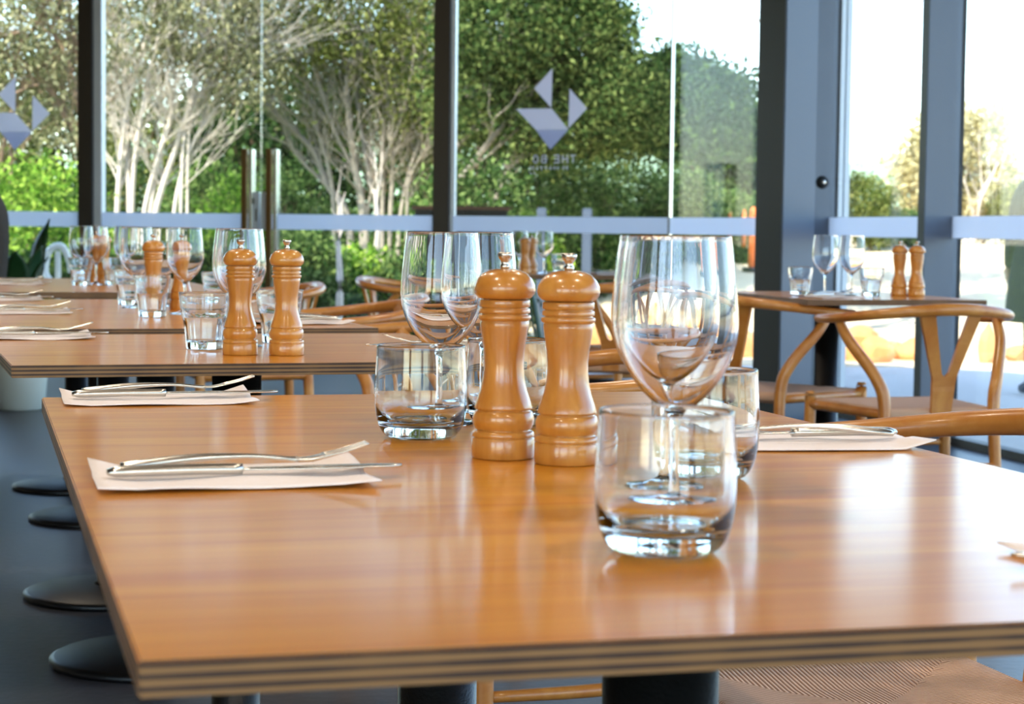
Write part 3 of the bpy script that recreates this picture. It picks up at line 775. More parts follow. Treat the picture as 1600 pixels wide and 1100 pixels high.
chair(0.83, 6.38, R(48), 'wishbone chair at the left side of the small right-hand table, before the column')
chair(-0.36, 8.05, R(-10), 'dark wishbone chair standing alone in the middle distance, left of the wine glasses')
chair(0.55, 8.55, R(110), 'wishbone chair at the right of the distant table, behind the big wine glass')
chair(0.42, 7.55, R(75), 'wishbone chair in the middle distance between the big mills and big wine glass')

# ------------------------------------------------------------------ outside: ground
def ground(name, x0, x1, y0, y1, z, m, label=None, cat=None):
    o = boxo(name, x0, x1, y0, y1, z - 0.3, z, m); tag(o, kind='structure'); return o
ground('ground_paving', -9, 12, -9, 16.0, -0.13, M['paving'])
ground('ground_sand', -0.6, 160, 16.0, 17.2, -0.12, M['sand'])
bm = bmesh.new(); gx = [-.6, .2, .6, 1.0, 1.5, 2, 3, 4, 6, 9, 14, 22, 40, 80, 160]; gy = [17.2, 18, 19, 20, 21, 22, 23.5, 25, 27, 29, 31, 34, 40, 60, 120, 400]
def bank(x, y):
    t = min(1, max(0, (y - 18) / 12)); t = t * t * (3 - 2 * t); q = min(1, max(0, (x - .2) / 1.6))
    return -.12 + t * q * 0.93 + (0.03 * math.sin(x * 2.1 + y) if 18 < y < 60 and x > .5 else 0)
gg = [[bm.verts.new((x, y, bank(x, y))) for y in gy] for x in gx]
for i in range(len(gx) - 1):
    for j in range(len(gy) - 1): bm.faces.new((gg[i][j], gg[i + 1][j], gg[i + 1][j + 1], gg[i][j + 1]))
o = fin(bm, 'ground_bank', M['sand'], smooth=True); tag(o, kind='structure')
ground('ground_lawn', -160, -0.6, 16.0, 400, -0.12, M['lawn'])
ground('ground_left', -160, -9, -9, 16.0, -0.12, M['lawn'])
ground('ground_right', 12, 160, -9, 16.0, -0.12, M['sand'])

# distant hill ridge
bm = bmesh.new(); rnd = np.random.RandomState(5); prev = None
nx = 90
rows = []
for i in range(nx + 1):
    x = -220 + 520 * i / nx
    h = 15.5 + 3.0 * math.sin(i * 0.23) + 1.2 * math.sin(i * 0.9 + 1) + rnd.uniform(-.5, .5)
    rows.append([bm.verts.new((x, 270 + 10 * math.sin(i * .4), -1)), bm.verts.new((x, 300, h * 0.8)), bm.verts.new((x, 330, h)), bm.verts.new((x, 380, -1))])
for a, b in zip(rows[:-1], rows[1:]):
    for k in range(3): bm.faces.new((a[k], b[k], b[k + 1], a[k + 1]))
hl = fin(bm, 'hills', M['hill'], smooth=True); tag(hl, kind='structure')

# ------------------------------------------------------------------ vegetation
def leaves(name, blobs, size, m, parent=None, seed=0, aspect=0.45, clump=0.16, per=26):
    """blobs: (x,y,z,rx,ry,rz,n) leafy ellipsoids made of small clumps of leaves"""
    rs = np.random.RandomState(seed); C = []
    for x, y, z, rx, ry, rz, n in blobs:
        nc = max(1, n // per)
        d = rs.normal(size=(nc, 3)); d /= np.linalg.norm(d, axis=1)[:, None]
        rr = rs.uniform(0.35, 1.0, size=(nc, 1)) ** 0.5
        cc = d * rr * np.array([rx, ry, rz]) + np.array([x, y, z])
        k = np.repeat(cc, per, axis=0) + rs.normal(size=(nc * per, 3)) * clump * np.array([1, 1, .75])
        C.append(k)
    C = np.concatenate(C); n = len(C)
    a = rs.normal(size=(n, 3)); a /= np.linalg.norm(a, axis=1)[:, None]
    b = rs.normal(size=(n, 3)); b -= (b * a).sum(1)[:, None] * a; b /= np.linalg.norm(b, axis=1)[:, None]
    s = size * rs.uniform(.6, 1.35, size=(n, 1))
    V = np.stack([C - a * s, C + b * s * aspect, C + a * s, C - b * s * aspect], axis=1).reshape(-1, 3)
    V[:, 2] = np.maximum(V[:, 2], -0.11)
    me = bpy.data.meshes.new(name)
    me.vertices.add(4 * n); me.vertices.foreach_set('co', V.astype(np.float32).ravel())
    me.loops.add(4 * n); me.loops.foreach_set('vertex_index', np.arange(4 * n, dtype=np.int32))
    me.polygons.add(n); me.polygons.foreach_set('loop_start', np.arange(0, 4 * n, 4, dtype=np.int32))
    me.polygons.foreach_set('loop_total', np.full(n, 4, dtype=np.int32))
    me.update(calc_edges=True)
    return link(name, me, m, parent)

def branches(name, stems, m, parent, seed=0, kids=5, twigs=4):
    """stems: list of (base point, tip point, radius)"""
    rnd = random.Random(seed); bm = bmesh.new(); tips = []
    def grow(p, q, r, level):
        p = Vector(p); q = Vector(q); L = (q - p).length
        pts = [p]
        for k in (0.25, 0.5, 0.75):
            pts.append(p.lerp(q, k) + Vector((rnd.uniform(-1, 1), rnd.uniform(-1, 1), rnd.uniform(-.4, .4))) * L * 0.045)
        pts.append(q)
        path = spl([(*a, r * (1 - 0.75 * i / 4)) for i, a in enumerate(pts)], 3)
        loft(bm, path, [a[3] for a in path], None, 7 if level == 0 else 5, cap=False)
        tips.append(tuple(q))
        if level < 2:
            for i in range(kids if level == 0 else twigs):
                t = rnd.uniform(0.3, 0.95); b = path[int(t * (len(path) - 1))]
                d = (q - p).normalized() + Vector((rnd.uniform(-1, 1), rnd.uniform(-1, 1), rnd.uniform(-.25, .7))) * 0.75
                l = L * rnd.uniform(0.28, 0.5) * (1 if level == 0 else .8)
                grow(b[:3], Vector(b[:3]) + d.normalized() * l, b[3] * 0.6, level + 1)
    for p, q, r in stems: grow(p, q, r, 0)
    fin(bm, name, m, parent, True)
    return tips

def fine_tree(name, paths, Y, m, parent, seed, kids=20, twigs=5, klen=0.8, up=0.8):
    """paths: (radius, [(u, v), ...]) stems; each carries many fine side branches"""
    rnd = random.Random(seed); bm = bmesh.new()
    def side(base, d, L, r, lev):
        b = Vector(base); q = b + d * L
        mid = b.lerp(q, .5) + Vector((rnd.uniform(-1, 1), rnd.uniform(-1, 1), rnd.uniform(-.6, .3))) * L * .10
        path = spl([(*b, r), (*mid, r * .7), (*q, r * .3)], 3)
        loft(bm, path, [a[3] for a in path], None, 4, cap=False)
        if lev < 2:
            for _ in range(twigs if lev == 0 else 2):
                p = path[rnd.randrange(2, len(path))]
                dd = (d + Vector((rnd.uniform(-1, 1), rnd.uniform(-1, 1), rnd.uniform(-.4, .6))) * .8).normalized()
                side(p[:3], dd, L * rnd.uniform(.35, .6), r * .6, lev + 1)
    for r, uv in paths:
        r *= 0.62
        dy = rnd.uniform(-.8, .8); n = len(uv)
        pts = [(px(u, Y + dy * i / n), Y + dy * i / n, pz(v, Y + dy * i / n, u), r * (1 - .6 * i / n)) for i, (u, v) in enumerate(uv)]
        pts = [(px(uv[0][0] * 1.0 + (uv[0][0] - uv[1][0]) * .15, Y), Y, -.13, r * 1.15)] + pts
        path = spl(pts, 5); loft(bm, path, [a[3] for a in path], None, 8, cap=False)
        for _ in range(kids):
            i = rnd.randrange(int(len(path) * .3), len(path)); p = path[i]
            t = (Vector(path[min(i + 1, len(path) - 1)][:3]) - Vector(path[i - 1][:3])).normalized()
            d = (t + Vector((rnd.uniform(-1, 1), rnd.uniform(-.8, .8), up * rnd.uniform(-.1, .6))) * .9).normalized()
            side(p[:3], d, klen * rnd.uniform(.5, 1.3), max(.006, p[3] * .38), 0)
    return fin(bm, name, m, parent, True)

def px(u, Y): return (u - 802.5) / 3084 * Y
def pz(v, Y, u=800): return EYE + ((360 + 0.0122 * (u - 800)) - v) / 3084 * Y

def tree(x, y, stems, blobs, leaf, bark, label, group='trees outside the windows', size=0.055, seed=1, kids=5, twigs=4, clump=0.16, per=26, name='tree'):
    e = empty(name, (0, 0, 0), 0, label, 'tree', group)
    branches('trunk', stems, M[bark], e, seed, kids, twigs)
    if blobs: leaves('foliage', blobs, size, M[leaf], e, seed, clump=clump, per=per)
    return e

def stems_from(u0, Y, us, vtop, r, v0=None, spread=0.5, seed=0):
    """several stems rising from a base near u0 to points across the picture at depth Y"""
    rnd = random.Random(seed); out = []
    for u in us:
        b = (px(u0 + (u - u0) * 0.16 + rnd.uniform(-6, 6), Y), Y + rnd.uniform(-.4, .4), -0.12)
        out.append((b, (px(u, Y), Y + rnd.uniform(-1.2, 1.2), pz(vtop + rnd.uniform(-40, 60), Y)), r * rnd.uniform(.75, 1.15)))
    return out
def big_tree(Y, paths, blobs, leaf, bark, label, seed, size=.034, kids=20, twigs=5, klen=.8, clump=.13, per=22):
    e = empty('tree', (0, 0, 0), 0, label, 'tree', 'trees outside the windows')
    fine_tree('trunk', paths, Y, M[bark], e, seed, kids, twigs, klen)
    leaves('foliage', [(px(u, Y), Y + dy, pz(v, Y), rx, ry, rz, n) for u, v, dy, rx, ry, rz, n in blobs], size, M[leaf], e, seed, clump=clump, per=per)
    return e
Y = 23
big_tree(Y, [(.055, [(184, 345), (190, 250), (203, 150), (230, 60), (262, -60)]), (.05, [(207, 345), (214, 230), (236, 110), (258, 20), (262, -80)]), (.05, [(225, 345), (250, 240), (268, 180), (262, 90), (282, -60)]),
             (.06, [(242, 345), (276, 230), (300, 150), (312, 60), (318, -60)]), (.04, [(272, 345), (292, 250), (330, 180), (392, 120), (420, 60)]), (.035, [(236, 330), (262, 200), (275, 100), (254, 0), (250, -90)]),
             (.035, [(200, 260), (178, 180), (160, 110), (150, 20)]), (.03, [(290, 200), (340, 120), (372, 40), (380, -60)]), (.03, [(200, 170), (180, 90), (190, 0)]), (.03, [(300, 160), (350, 100), (345, 0)])],
         [(210, 60, 0, .8, .9, .6, 3400), (330, 50, 0, .8, .9, .5, 4600), (240, 120, 1.2, .8, .5, .5, 900), (385, 120, 0, .45, .7, .45, 1500), (180, 160, .5, .35, .7, .5, 700), (280, -80, 0, 1.8, 1.4, .8, 4500), (370, 10, .4, .6, .7, .5, 2400)],
         'greyleaf', 'bark_pale', 'pale multi-stemmed tree fanning up just right of the dark left window post', 3, kids=26, klen=.85)
Y = 24
big_tree(Y, [(.07, [(545, 345), (512, 290), (488, 235), (440, 190), (400, 150)]), (.07, [(570, 345), (553, 250), (543, 170), (538, 90), (522, -40)]), (.045, [(610, 345), (613, 255), (604, 165), (600, 110), (576, 70), (578, -40)]),
             (.045, [(590, 345), (570, 240), (556, 150), (548, 60), (546, -60)]), (.04, [(625, 345), (648, 240), (680, 170), (700, 90)]), (.04, [(600, 110), (615, 60), (600, -40)]), (.04, [(520, 300), (492, 190), (470, 100), (462, -30)]),
             (.035, [(560, 300), (520, 200), (486, 90), (490, 0)]), (.03, [(636, 345), (640, 280), (668, 230), (690, 215)]), (.03, [(575, 330), (600, 250), (628, 180), (650, 60)])],
         [(470, 60, 0, .7, .9, .6, 3600), (560, 50, 0, .8, .9, .6, 4200), (645, 110, 0, .6, .8, .9, 5200), (600, 190, .6, .5, .6, .5, 1500), (520, 160, .5, .5, .7, .5, 1500), (560, -90, 0, 1.9, 1.4, .8, 5000), (665, 220, .4, .35, .6, .5, 1600)],
         'olive', 'bark_grey', 'multi-stemmed grey-barked tree seen through the right-hand glass door', 6, kids=24, klen=.8)
Y = 20
big_tree(Y, [(.04, [(130, 345), (128, 200), (110, 105), (75, 50), (0, 62), (-60, 70)]), (.035, [(126, 160), (118, 60), (85, 10), (40, -20)]), (.045, [(-10, 345), (8, 230), (40, 130), (80, 90), (100, 0)]), (.035, [(150, 345), (122, 220), (84, 150), (60, 135), (20, 150)]), (.03, [(20, 190), (30, 90), (70, 20), (60, -40)])],
         [(60, 60, 0, .6, .8, .6, 3400), (20, 190, .3, .35, .6, .3, 900), (110, 190, 0, .25, .6, .35, 800), (-40, 90, 0, .5, .8, .6, 1500), (70, -60, 0, 1.0, 1, .5, 2200), (95, 120, .4, .3, .5, .35, 900)],
         'greyleaf', 'bark_brown', 'spreading brown-branched tree at the far left window', 8, kids=22, klen=.6)
Y = 22
big_tree(Y, [(.06, [(690, 330), (735, 260), (790, 190), (840, 130), (880, 60)]), (.05, [(700, 270), (735, 205), (800, 140), (850, 40)]), (.04, [(690, 220), (720, 150), (780, 60), (800, -40)]), (.05, [(760, 345), (778, 300), (800, 240), (850, 200)])],
         [(790, 40, 0, .8, 1.1, .75, 13000), (890, 70, .4, .6, 1.0, .8, 12000), (945, 150, 0, .36, .8, .55, 4500), (740, 150, .3, .55, .8, .6, 5200), (860, 190, .4, .75, .9, .5, 8000), (950, 60, 0, .26, .6, .5, 2200), (980, 190, .4, .4, .6, .4, 3200), (820, -90, .6, 1.3, 1.3, .6, 8000), (1010, 130, .8, .22, .5, .3, 1200)],
         'canopy', 'bark_grey', 'big dense olive-green tree behind the frosted emblem on the glass', 11, size=.036, kids=10, twigs=3, per=26, clump=.13)
Y = 30
tree(px(1080, Y), Y, [((px(1090, Y), Y, -.1), (px(1080, Y), Y, 3.0), .1), ((px(1150, Y), Y, -.1), (px(1120, Y), Y, 2.6), .08)],
     [(px(1020, Y), Y, 2.9, .55, .9, .7, 6000), (px(1075, Y), Y, 2.65, .6, .9, .75, 8000), (px(1130, Y), Y, 2.2, .5, .9, .9, 7000), (px(1115, Y), Y, 3.05, .3, .5, .3, 1500), (px(1165, Y), Y, 1.8, .4, .8, .6, 4200), (px(1048, Y), Y, 3.5, .22, .4, .2, 700), (px(1098, Y), Y, 3.4, .2, .4, .22, 600), (px(1145, Y), Y, 3.15, .18, .4, .22, 600), (px(1142, Y), Y, 2.75, .2, .4, .2, 600), (px(1172, Y), Y, 2.45, .16, .4, .2, 500)],
     'dark', 'bark_brown', 'dark green tree sloping down to the grey column on its right', size=0.06, seed=13, kids=3, twigs=3)
Y = 33
tree(px(1480, Y), Y, stems_from(1480, Y, (1410, 1450, 1490, 1530, 1560), 190, 0.06, seed=21),
     [(px(1440, Y), Y, 1.9, .5, .7, .75, 3800), (px(1475, Y), Y, 2.5, .5, .7, .65, 2600), (px(1540, Y), Y, 2.0, .45, .7, 1.0, 3600), (px(1500, Y), Y, 1.35, .8, .7, .35, 3000), (px(1545, Y), Y, 3.0, .22, .4, .35, 500)],
     'straw', 'bark_pale', 'pale loose tree on the right, seen either side of the window post', size=0.06, seed=22, kids=5, twigs=4, clump=0.14)
Y = 19
e = empty('tree', (0, 0, 0), 0, 'tall shade tree standing outside directly behind the big grey column', 'tree', 'trees outside the windows')
fine_tree('trunk', [(.13, [(1226, 420), (1222, 250), (1228, 60), (1215, -150)]), (.07, [(1228, 60), (1290, -60), (1380, -140)]), (.07, [(1222, 40), (1130, -90), (1060, -150)])], Y, M['bark_grey'], e, 31, 6, 3, .6)
leaves('foliage', [(2.3, 19, 4.3, 1.3, .7, .28, 3200), (3.6, 19.6, 4.2, 1.2, .6, .22, 2400), (2.9, 21.0, 4.9, 1.9, .5, .25, 2600), (1.4, 20.6, 4.6, 1.0, .5, .25, 1400)], .06, M['olive'], e, 33, clump=.14)
# darker row of trees closing the view behind
for i, (u, Y, zc, rx, rz, n, leaf) in enumerate(((-60, 33, 2.2, 1.3, 1.8, 4600, 'olive'), (110, 36, 2.2, 1.3, 2.0, 6200, 'dark'), (250, 34, 1.8, 1.4, 1.7, 5200, 'olive'), (385, 33, 1.9, 1.1, 1.2, 6500, 'dark'), (460, 37, 2.2, 1.3, 1.9, 5500, 'dark'), (600, 35, 2.2, 1.5, 2.2, 6500, 'dark'), (730, 34, 2.8, 1.5, 2.4, 9000, 'dark'), (870, 36, 2.2, 1.2, 1.9, 7000, 'mid'))):
    x = px(u, Y)
    names = ['at the far left', 'behind the dark left window post', 'behind the pale fanning tree', 'behind the left door handle', 'behind the right door handle', 'behind the stems of the door tree', 'behind the wide brown window post', 'behind the frosted emblem']
    tree(x, Y, [((x, Y, -.1), (x + .2, Y, 3.2), .13), ((x + .3, Y, -.1), (x - .6, Y, 3.6), .1)], [(x, Y, zc, rx, 1.2, rz, n), (x + .3, Y + .5, zc + 1.6, rx * 1.1, 1.2, 1.4, n // 4)],
         leaf, 'bark_brown', 'background tree in the dark rear row, ' + names[i], 'rear row of background trees', size=0.075, seed=40 + i, kids=3, twigs=3, clump=0.2)

def gz(x, y): return bank(x, y) if y > 17.2 and x > -.6 else -.12
def bush(u, Y, w, h, n, leaf, label, seed, size=0.034, z0=-0.1, group='bushes outside the windows'):
    x = px(u, Y); g0 = gz(x, Y) + .12; z0 = z0 + g0; h = h - g0
    e = empty('bush', (0, 0, 0), 0, label, 'bush', group)
    st = [((x + random.Random(seed + k).uniform(-w, w) * .3, Y, gz(x, Y) - .02), (x + random.Random(seed + 9 * k).uniform(-w, w) * .8, Y + .1, z0 + h * .8), .014) for k in range(5)]
    branches('stems', st, M['bark_brown'], e, seed, 3, 2)
    leaves('foliage', [(x, Y, z0 + h * .5, w, w * .8, h * .5, n), (x + w * .4, Y, z0 + h * .35, w * .6, w * .6, h * .35, n // 3)], size, M[leaf], e, seed, clump=0.09)
BU = [(20, 19, 1.0, 1.72, 9000, 'lime', 'yellow-green bush at the far left window'),
      (100, 22, .55, 1.5, 4000, 'mid', 'mid-green bush left of the dark window post'),
      (185, 27, .9, 2.1, 6000, 'dark', 'dark bush at the foot of the pale fanning tree'),
      (318, 26, .7, 1.9, 7000, 'mid', 'green bush left of the door handles'),
      (365, 25, .45, 1.75, 3200, 'lime', 'light green bush directly behind the left door handle'),
      (450, 26, .7, 1.9, 4500, 'mid', 'light green bush between and right of the door handles'),
      (540, 27, .8, 1.3, 4200, 'mid', 'green bush low behind the right-hand glass door'),
      (655, 26, .6, 1.6, 3600, 'lime', 'light green bush just left of the wide brown window post'),
      (740, 19, .6, 1.8, 5500, 'mid', 'green bush just right of the wide brown window post'),
      (810, 23, .6, 1.3, 3800, 'lime', 'bright low bush below the frosted lettering'),
      (900, 24, .7, 1.9, 6500, 'mid', 'green bush right of the frosted lettering'),
      (990, 25, .75, 1.9, 7500, 'mid', 'rounded light green bush left of the thin glass joint'),
      (1060, 26, .7, 1.9, 6500, 'mid', 'green bush directly behind the thin glass joint'),
      (1135, 27, .6, 1.6, 4600, 'mid', 'green bush beside the big grey column'),
      (1350, 28, .45, 1.9, 5000, 'olive', 'olive bush right of the grey column, left of the pale tree'),
      (1410, 29, .5, 1.35, 3500, 'mid', 'low green bush at the foot of the pale tree'),
      (1590, 32, .5, 1.9, 3500, 'olive', 'olive bush at the right edge beyond the person'),
      (470, 16.8, .45, 1.0, 5200, 'mid', 'leafy low bush right of the mills on the second table'),
      (555, 17.2, .45, .85, 4400, 'lime', 'bright low bush below the white band in the middle of the doors'),
      (640, 17.0, .45, .8, 4400, 'mid', 'low bush seen through the wine glasses left of the big mills'),
      (745, 17.4, .45, .9, 4400, 'dark', 'dark low bush behind the wide brown window post, below the white band'),
      (850, 27, .6, 1.25, 4600, 'mid', 'low green bush above the big mills'),
      (925, 28, .6, 1.3, 4200, 'dark', 'dark low bush between mills and the largest wine glass'),
      (1000, 29, .6, 1.35, 3600, 'mid', 'low bush seen through the largest wine glass'),
      (60, 16.6, .5, .8, 4200, 'mid', 'low green bush behind the white hooped rail'),
      (290, 17, .55, .9, 4200, 'dark', 'dark low bush behind the left table glasses'),
      (180, 17, .5, .8, 3800, 'mid', 'low bush behind the small wine glasses at left'),
      (1155, 26, .4, .75, 2200, 'dark', 'low dark bush between wine glass and column')]
for i, (u, Yb, w, h, n, lf, lb) in enumerate(BU): bush(u, Yb, w, h, n, lf, lb, 100 + i)

# pale trunk standing close outside the doors
e = empty('tree', (0, 0, 0), 0, 'slim pale trunk standing low outside the right-hand door', 'tree', 'trees outside the windows')
branches('trunk', [((px(522, 16.3), 16.3, -.12), (px(530, 16.3), 16.3, 1.15), .045), ((px(612, 17.8), 17.8, -.12), (px(585, 17.8), 17.8, 1.3), .05)], M['bark_pale'], e, 77, 2, 2)

# rocks and ground dressing on the right
rk = [(1345, 16.6, .20, .19), (1372, 16.4, .16, .14), (1395, 16.9, .14, .10), (1428, 16.8, .17, .12), (1312, 16.7, .16, .15), (975, 16.9, .15, .16), (1002, 17.1, .18, .2), (1062, 17.0, .2, .2), (1120, 17.1, .2, .18), (1165, 16.9, .18, .16), (1548, 16.5, .09, .22), (1590, 16.8, .12, .1), (935, 17.2, .15, .15)]
where = ['right of the black table column', 'second right of the black table column', 'small one before the window post', 'at the left foot of the window post', 'behind the black table column', 'left inside the big wine glass view', 'inside the big wine glass view', 'behind the right half of the big wine glass', 'between wine glass and chair splat', 'behind the left chair splat', 'upright pointed one seen under the chair rail', 'at the right edge', 'beside the right big mill']
for i, (u, Yr, w, h) in enumerate(rk):
    bm = bmesh.new(); bmesh.ops.create_icosphere(bm, subdivisions=3, radius=1)
    rs = random.Random(i)
    k = [Vector((rs.uniform(-1, 1), rs.uniform(-1, 1), rs.uniform(-1, 1))).normalized() for _ in range(9)]
    for v in bm.verts:
        for d in k:
            t = v.co.dot(d)
            if t > 0.72: v.co -= d * (t - 0.72)
        v.co = Vector((v.co.x * w, v.co.y * w * .8, v.co.z * h))
    o = fin(bm, 'rock', M['rock']); o.location = (px(u, Yr), Yr, -0.12 + h * .6); tag(o, 'orange sandstone rock outside, ' + where[i], 'rock', 'sandstone rocks along the path')

# white hooped handrail outside, lower left
hx, hy = px(92, 15.2), 15.2
e = empty('handrail', (0, 0, 0), 0, 'white curved handrail hoop on a post outside the far left window', 'handrail')
tube('post', [(hx, hy, -.13), (hx, hy, .2), (hx, hy, .74)], 0.022, M['white'], e, 4)
tube('hoop', [(hx - .03, hy - .1, .50), (hx - .085, hy - .05, .58), (hx - .075, hy, .72), (hx - .02, hy, .775), (hx + .04, hy, .765), (hx + .085, hy + .02, .66), (hx + .09, hy + .05, .58)], 0.026, M['white'], e, 6)

# black box with timber top outside behind the wide post
bx0, bx1, by = px(648, 14.6), px(792, 14.6), 14.6
e = empty('outdoor_counter', (0, 0, 0), 0, 'black outdoor counter box with a timber top outside, behind the wide brown window post', 'counter')
boxo('timber_top', bx0 - .02, bx1 + .02, by - .03, by + .4, pz(329, by), pz(326, by) + .012, M['timber'], e)
boxo('body', bx0, bx1, by, by + .36, pz(405, by), pz(329, by), M['black'], e, .004)
for x in (bx0 + .03, bx1 - .03):
    for y in (by + .03, by + .33): boxo('leg', x - .02, x + .02, y - .02, y + .02, -.13, pz(405, by), M['black'], e)

# orange posts far outside left of the column
for i, (u, Yp, zt, w) in enumerate(((1176, 25, pz(318, 25), .055), (1162, 26, pz(322, 26), .03), (1140, 26, pz(324, 26), .03))):
    e = empty('marker_post', (px(u, Yp), Yp, gz(px(u, Yp), Yp)), 0, 'orange marker post outside left of the grey column, ' + ('tallest and nearest the column', 'middle one', 'leftmost one')[i], 'post', 'orange marker posts')
    lathe('post', [(0, 0), (w, 0), (w * .9, zt - gz(px(u, Yp), Yp) - .08), (w * .5, zt - gz(px(u, Yp), Yp) - .02), (0, zt - gz(px(u, Yp), Yp))], M['orange'], e, 16)
    lathe('foot', [(0, 0), (w * 2.4, 0), (w * 2.2, .05), (0, .05)], M['rubber'], e, 16)

# grey posts visible beyond the emblem pane
for u in (846, 917):
    e = boxo('bollard', -.045, .045, -.045, .045, 0, .13 + pz(326, 18.2), M['alu'], bevel=.01); e.location = (px(u, 18.2), 18.2, -.12)
    tag(e, 'small grey square post just above the white band, ' + ('left' if u < 900 else 'right') + ' one of two below the lettering', 'post', 'grey posts outside')

# ------------------------------------------------------------------ potted plants
def pot_plant(x, y, r, h, nleaf, llen, label, seed, lw=0.05):
    e = empty('potted_plant', (x, y, 0), 0, label, 'potted plant')
    lathe('pot', [(0, 0), (r * .72, 0), (r * .78, .01), (r, h), (r * .92, h), (r * .88, h - .04), (0, h - .04)], M['pot'], e, 48)
    bm = bmesh.new(); rs = random.Random(seed)
    for k in range(nleaf):
        a = 2.4 * k; t = rs.uniform(.35, .95); L = llen * rs.uniform(.75, 1.1)
        P = [(0, 0, h - .05, .02), (math.cos(a) * L * .16, math.sin(a) * L * .16, h + L * .4, lw), (math.cos(a) * L * .25, math.sin(a) * L * .25, h + L * (.65 + .2 * t), lw * .9), (math.cos(a) * L * .38, math.sin(a) * L * .38, h + L * (.75 + .4 * t), .004)]
        q = spl(P, 4); loft(bm, q, [p[3] for p in q], [.004] * len(q), 6)
    fin(bm, 'leaves', M['plantleaf'], e, True)
M['plantleaf'] = mat('glossy_dark_leaf', srgb(24, 60, 28), .35, bump=.1, bump_scale=20, var=.3)
pot_plant(-2.50, 10.02, 0.155, 0.42, 7, 0.48, 'pale tapered pot with dark leafy plant on the floor at the left window', 4, .06)
pot_plant(0.18, 8.0, 0.12, 0.28, 5, 0.50, 'potted plant with slender green leaves glimpsed between the two big mills', 9, .016)

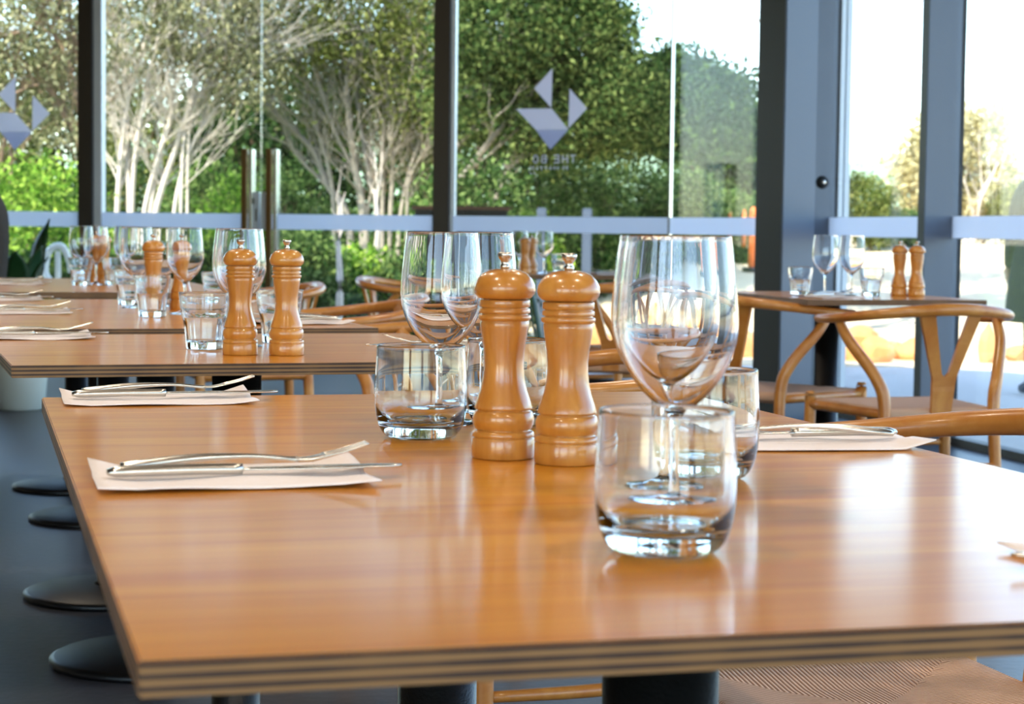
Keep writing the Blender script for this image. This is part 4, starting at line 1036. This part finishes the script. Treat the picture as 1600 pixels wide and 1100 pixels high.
# ------------------------------------------------------------------ people at the frame edges
def person(loc, rz, label, cloth, seated, scale=1.0):
    e = empty('person', loc, rz, label, 'person')
    if seated:
        hip = .50; J = [(0, 0, hip, .15, .12), (0, -.02, .68, .145, .11), (0, -.03, .88, .17, .12), (0, -.02, 1.02, .12, .09), (0, 0, 1.10, .055, .055), (0, .015, 1.17, .05, .055)]
        leg = [(.10, .02, hip - .01, .09), (.12, .22, .52, .078), (.13, .42, .50, .062), (.13, .44, .28, .05), (.13, .42, .09, .04), (.13, .50, .04, .04), (.13, .60, .03, .03)]
        arm = [(.17, -.02, 1.00, .06), (.235, 0, .90, .052), (.26, .02, .72, .044), (.23, .18, .73, .038), (.18, .33, .76, .028)]
    else:
        hip = .95; J = [(0, 0, hip, .15, .115), (0, 0, 1.12, .14, .105), (0, 0, 1.30, .175, .12), (0, 0, 1.43, .12, .09), (0, 0, 1.50, .055, .055), (0, .015, 1.57, .05, .055)]
        leg = [(.09, 0, hip - .03, .092), (.095, .01, .72, .078), (.10, .015, .50, .06), (.10, -.01, .30, .056), (.10, -.02, .09, .042), (.105, .06, .045, .045), (.11, .16, .035, .03)]
        arm = [(.17, 0, 1.41, .06), (.225, 0, 1.28, .052), (.25, .0, 1.12, .043), (.25, .06, .98, .037), (.235, .12, .86, .028)]
    vs, es, rad = [], [], []
    def add(p, r):
        vs.append(p[:3]); rad.append(r); return len(vs) - 1
    prev = None; ids = []
    for j in J:
        i = add(j, (j[3], j[4]))
        if prev is not None: es.append((prev, i))
        prev = i; ids.append(i)
    for s in (-1, 1):
        p = ids[0]
        for q in leg: i = add((q[0] * s, q[1], q[2]), (q[3], q[3])); es.append((p, i)); p = i
        p = ids[3]
        for q in arm: i = add((q[0] * s, q[1], q[2]), (q[3], q[3])); es.append((p, i)); p = i
    me = bpy.data.meshes.new('body'); me.from_pydata(vs, es, [])
    b = link('body', me, M[cloth], e)
    sk = b.modifiers.new('skin', 'SKIN'); sk.use_smooth_shade = True
    for i, r in enumerate(rad): me.skin_vertices[0].data[i].radius = r
    me.skin_vertices[0].data[0].use_root = True
    b.modifiers.new('sub', 'SUBSURF').levels = 2; b.modifiers['sub'].render_levels = 2
    if not seated:
        bm = bmesh.new(); pth = spl([(0, 0, .50, .285, .20), (0, -.01, .75, .27, .19), (0, 0, 1.0, .235, .17), (0, 0, 1.22, .225, .155), (0, 0, 1.38, .21, .13), (0, 0, 1.47, .11, .09)], 5)
        loft(bm, pth, [p[3] for p in pth], [p[4] for p in pth], 28, up=(0, 1, 0), cap=False)
        co = fin(bm, 'long_coat', M[cloth], e, True); mo = co.modifiers.new('t', 'SOLIDIFY'); mo.thickness = .008
    else:
        bm = bmesh.new(); pth = spl([(0, .02, .44, .20, .19), (0, .0, .54, .195, .17), (0, -.01, .64, .18, .14)], 5)
        loft(bm, pth, [p[3] for p in pth], [p[4] for p in pth], 28, up=(0, 1, 0), cap=False)
        fin(bm, 'trousers', M['navy'], e, True)
    # head with nose, ears, eyes, mouth; hair cap
    hz = J[-1][2] + .10; hy = .025
    bm = bmesh.new(); bmesh.ops.create_uvsphere(bm, u_segments=28, v_segments=20, radius=1)
    for v in bm.verts:
        x, y, z = v.co
        f = 1 - .22 * max(0, -z) ** 1.2
        v.co = Vector((x * .077 * f, y * .094 * (1 - .1 * max(0, -z)), z * .118))
        if y > .6 and abs(x) < .22 and -.35 < z < .12: v.co.y += .022 * (1 - abs(x) / .22) * (1 - abs(z + .2) / .35)
    hd = fin(bm, 'head', M['skin'], e, True); hd.location = (0, hy, hz)
    bm = bmesh.new()
    for s in (-1, 1):
        bmesh.ops.create_uvsphere(bm, u_segments=10, v_segments=8, radius=.011, matrix=Matrix.Translation((s * .031, .082, .008)))
    fin(bm, 'eyes', M['black'], hd, True)
    bm = bmesh.new(); loft(bm, [(-.024, .083, -.058), (0, .090, -.060), (.024, .083, -.058)], [.004] * 3, [.004] * 3, 8); fin(bm, 'mouth', mat('lips', srgb(160, 90, 80), .5, bump=.02), hd, True)
    bm = bmesh.new()
    for s in (-1, 1): bmesh.ops.create_uvsphere(bm, u_segments=10, v_segments=8, radius=1, matrix=Matrix.Translation((s * .077, 0, -.005)) @ Matrix.Diagonal((.010, .020, .032, 1)))
    fin(bm, 'ears', M['skin'], hd, True)
    bm = bmesh.new(); bmesh.ops.create_uvsphere(bm, u_segments=28, v_segments=18, radius=1)
    for v in bm.verts: v.co = Vector((v.co.x * .086, v.co.y * .102, v.co.z * .126))
    bmesh.ops.delete(bm, geom=[v for v in bm.verts if (v.co.y > .035 and v.co.z < .055) or v.co.z < -.085], context='VERTS')
    hr = fin(bm, 'hair', M['hair'], hd, True); hr.location = (0, -.008, .006); so = hr.modifiers.new('t', 'SOLIDIFY'); so.thickness = .008
    # hands with separate fingers
    for s in (-1, 1):
        w = Vector((arm[-1][0] * s, arm[-1][1], arm[-1][2])); pv = Vector((arm[-2][0] * s, arm[-2][1], arm[-2][2])); d = (w - pv).normalized()
        side = Vector((0, 1, 0)) if not seated else Vector((s * -1, 0, 0)); side = (side - d * side.dot(d)).normalized(); nrm = d.cross(side)
        bm = bmesh.new(); loft(bm, [w, w + d * .03, w + d * .07, w + d * .088], [.024, .034, .040, .036], [.018, .015, .013, .009], 12, up=nrm)
        for k, (o_, L) in enumerate(((-.028, .064), (-.010, .074), (.009, .070), (.027, .055))):
            b0 = w + d * .080 + side * o_; c1 = b0 + d * L * .5 + nrm * .006; c2 = b0 + d * L * .85 + nrm * .026
            loft(bm, [b0, c1, c2], [.0085, .008, .006], None, 8)
        b0 = w + d * .03 + side * .03; loft(bm, [b0, b0 + side * .025 + d * .025, b0 + side * .032 + d * .055 + nrm * .012], [.011, .0095, .007], None, 8)
        fin(bm, 'hand', M['skin'], e, True)
    return e
person((-2.27, 8.35, 0), R(94), 'person in a dark speckled jacket seated at the far left edge of the frame', 'tweed', True)
person((3.60, 13.3, -.13), R(4), 'person in dark navy clothes standing outside at the right edge of the frame', 'navy', False)
chair(-2.53, 8.35, R(184), 'wishbone chair under the seated person at the far left edge')
lock.location = (1.6195, 10.4185, 1.212); lock.rotation_euler = (R(90), 0, R(12.3))
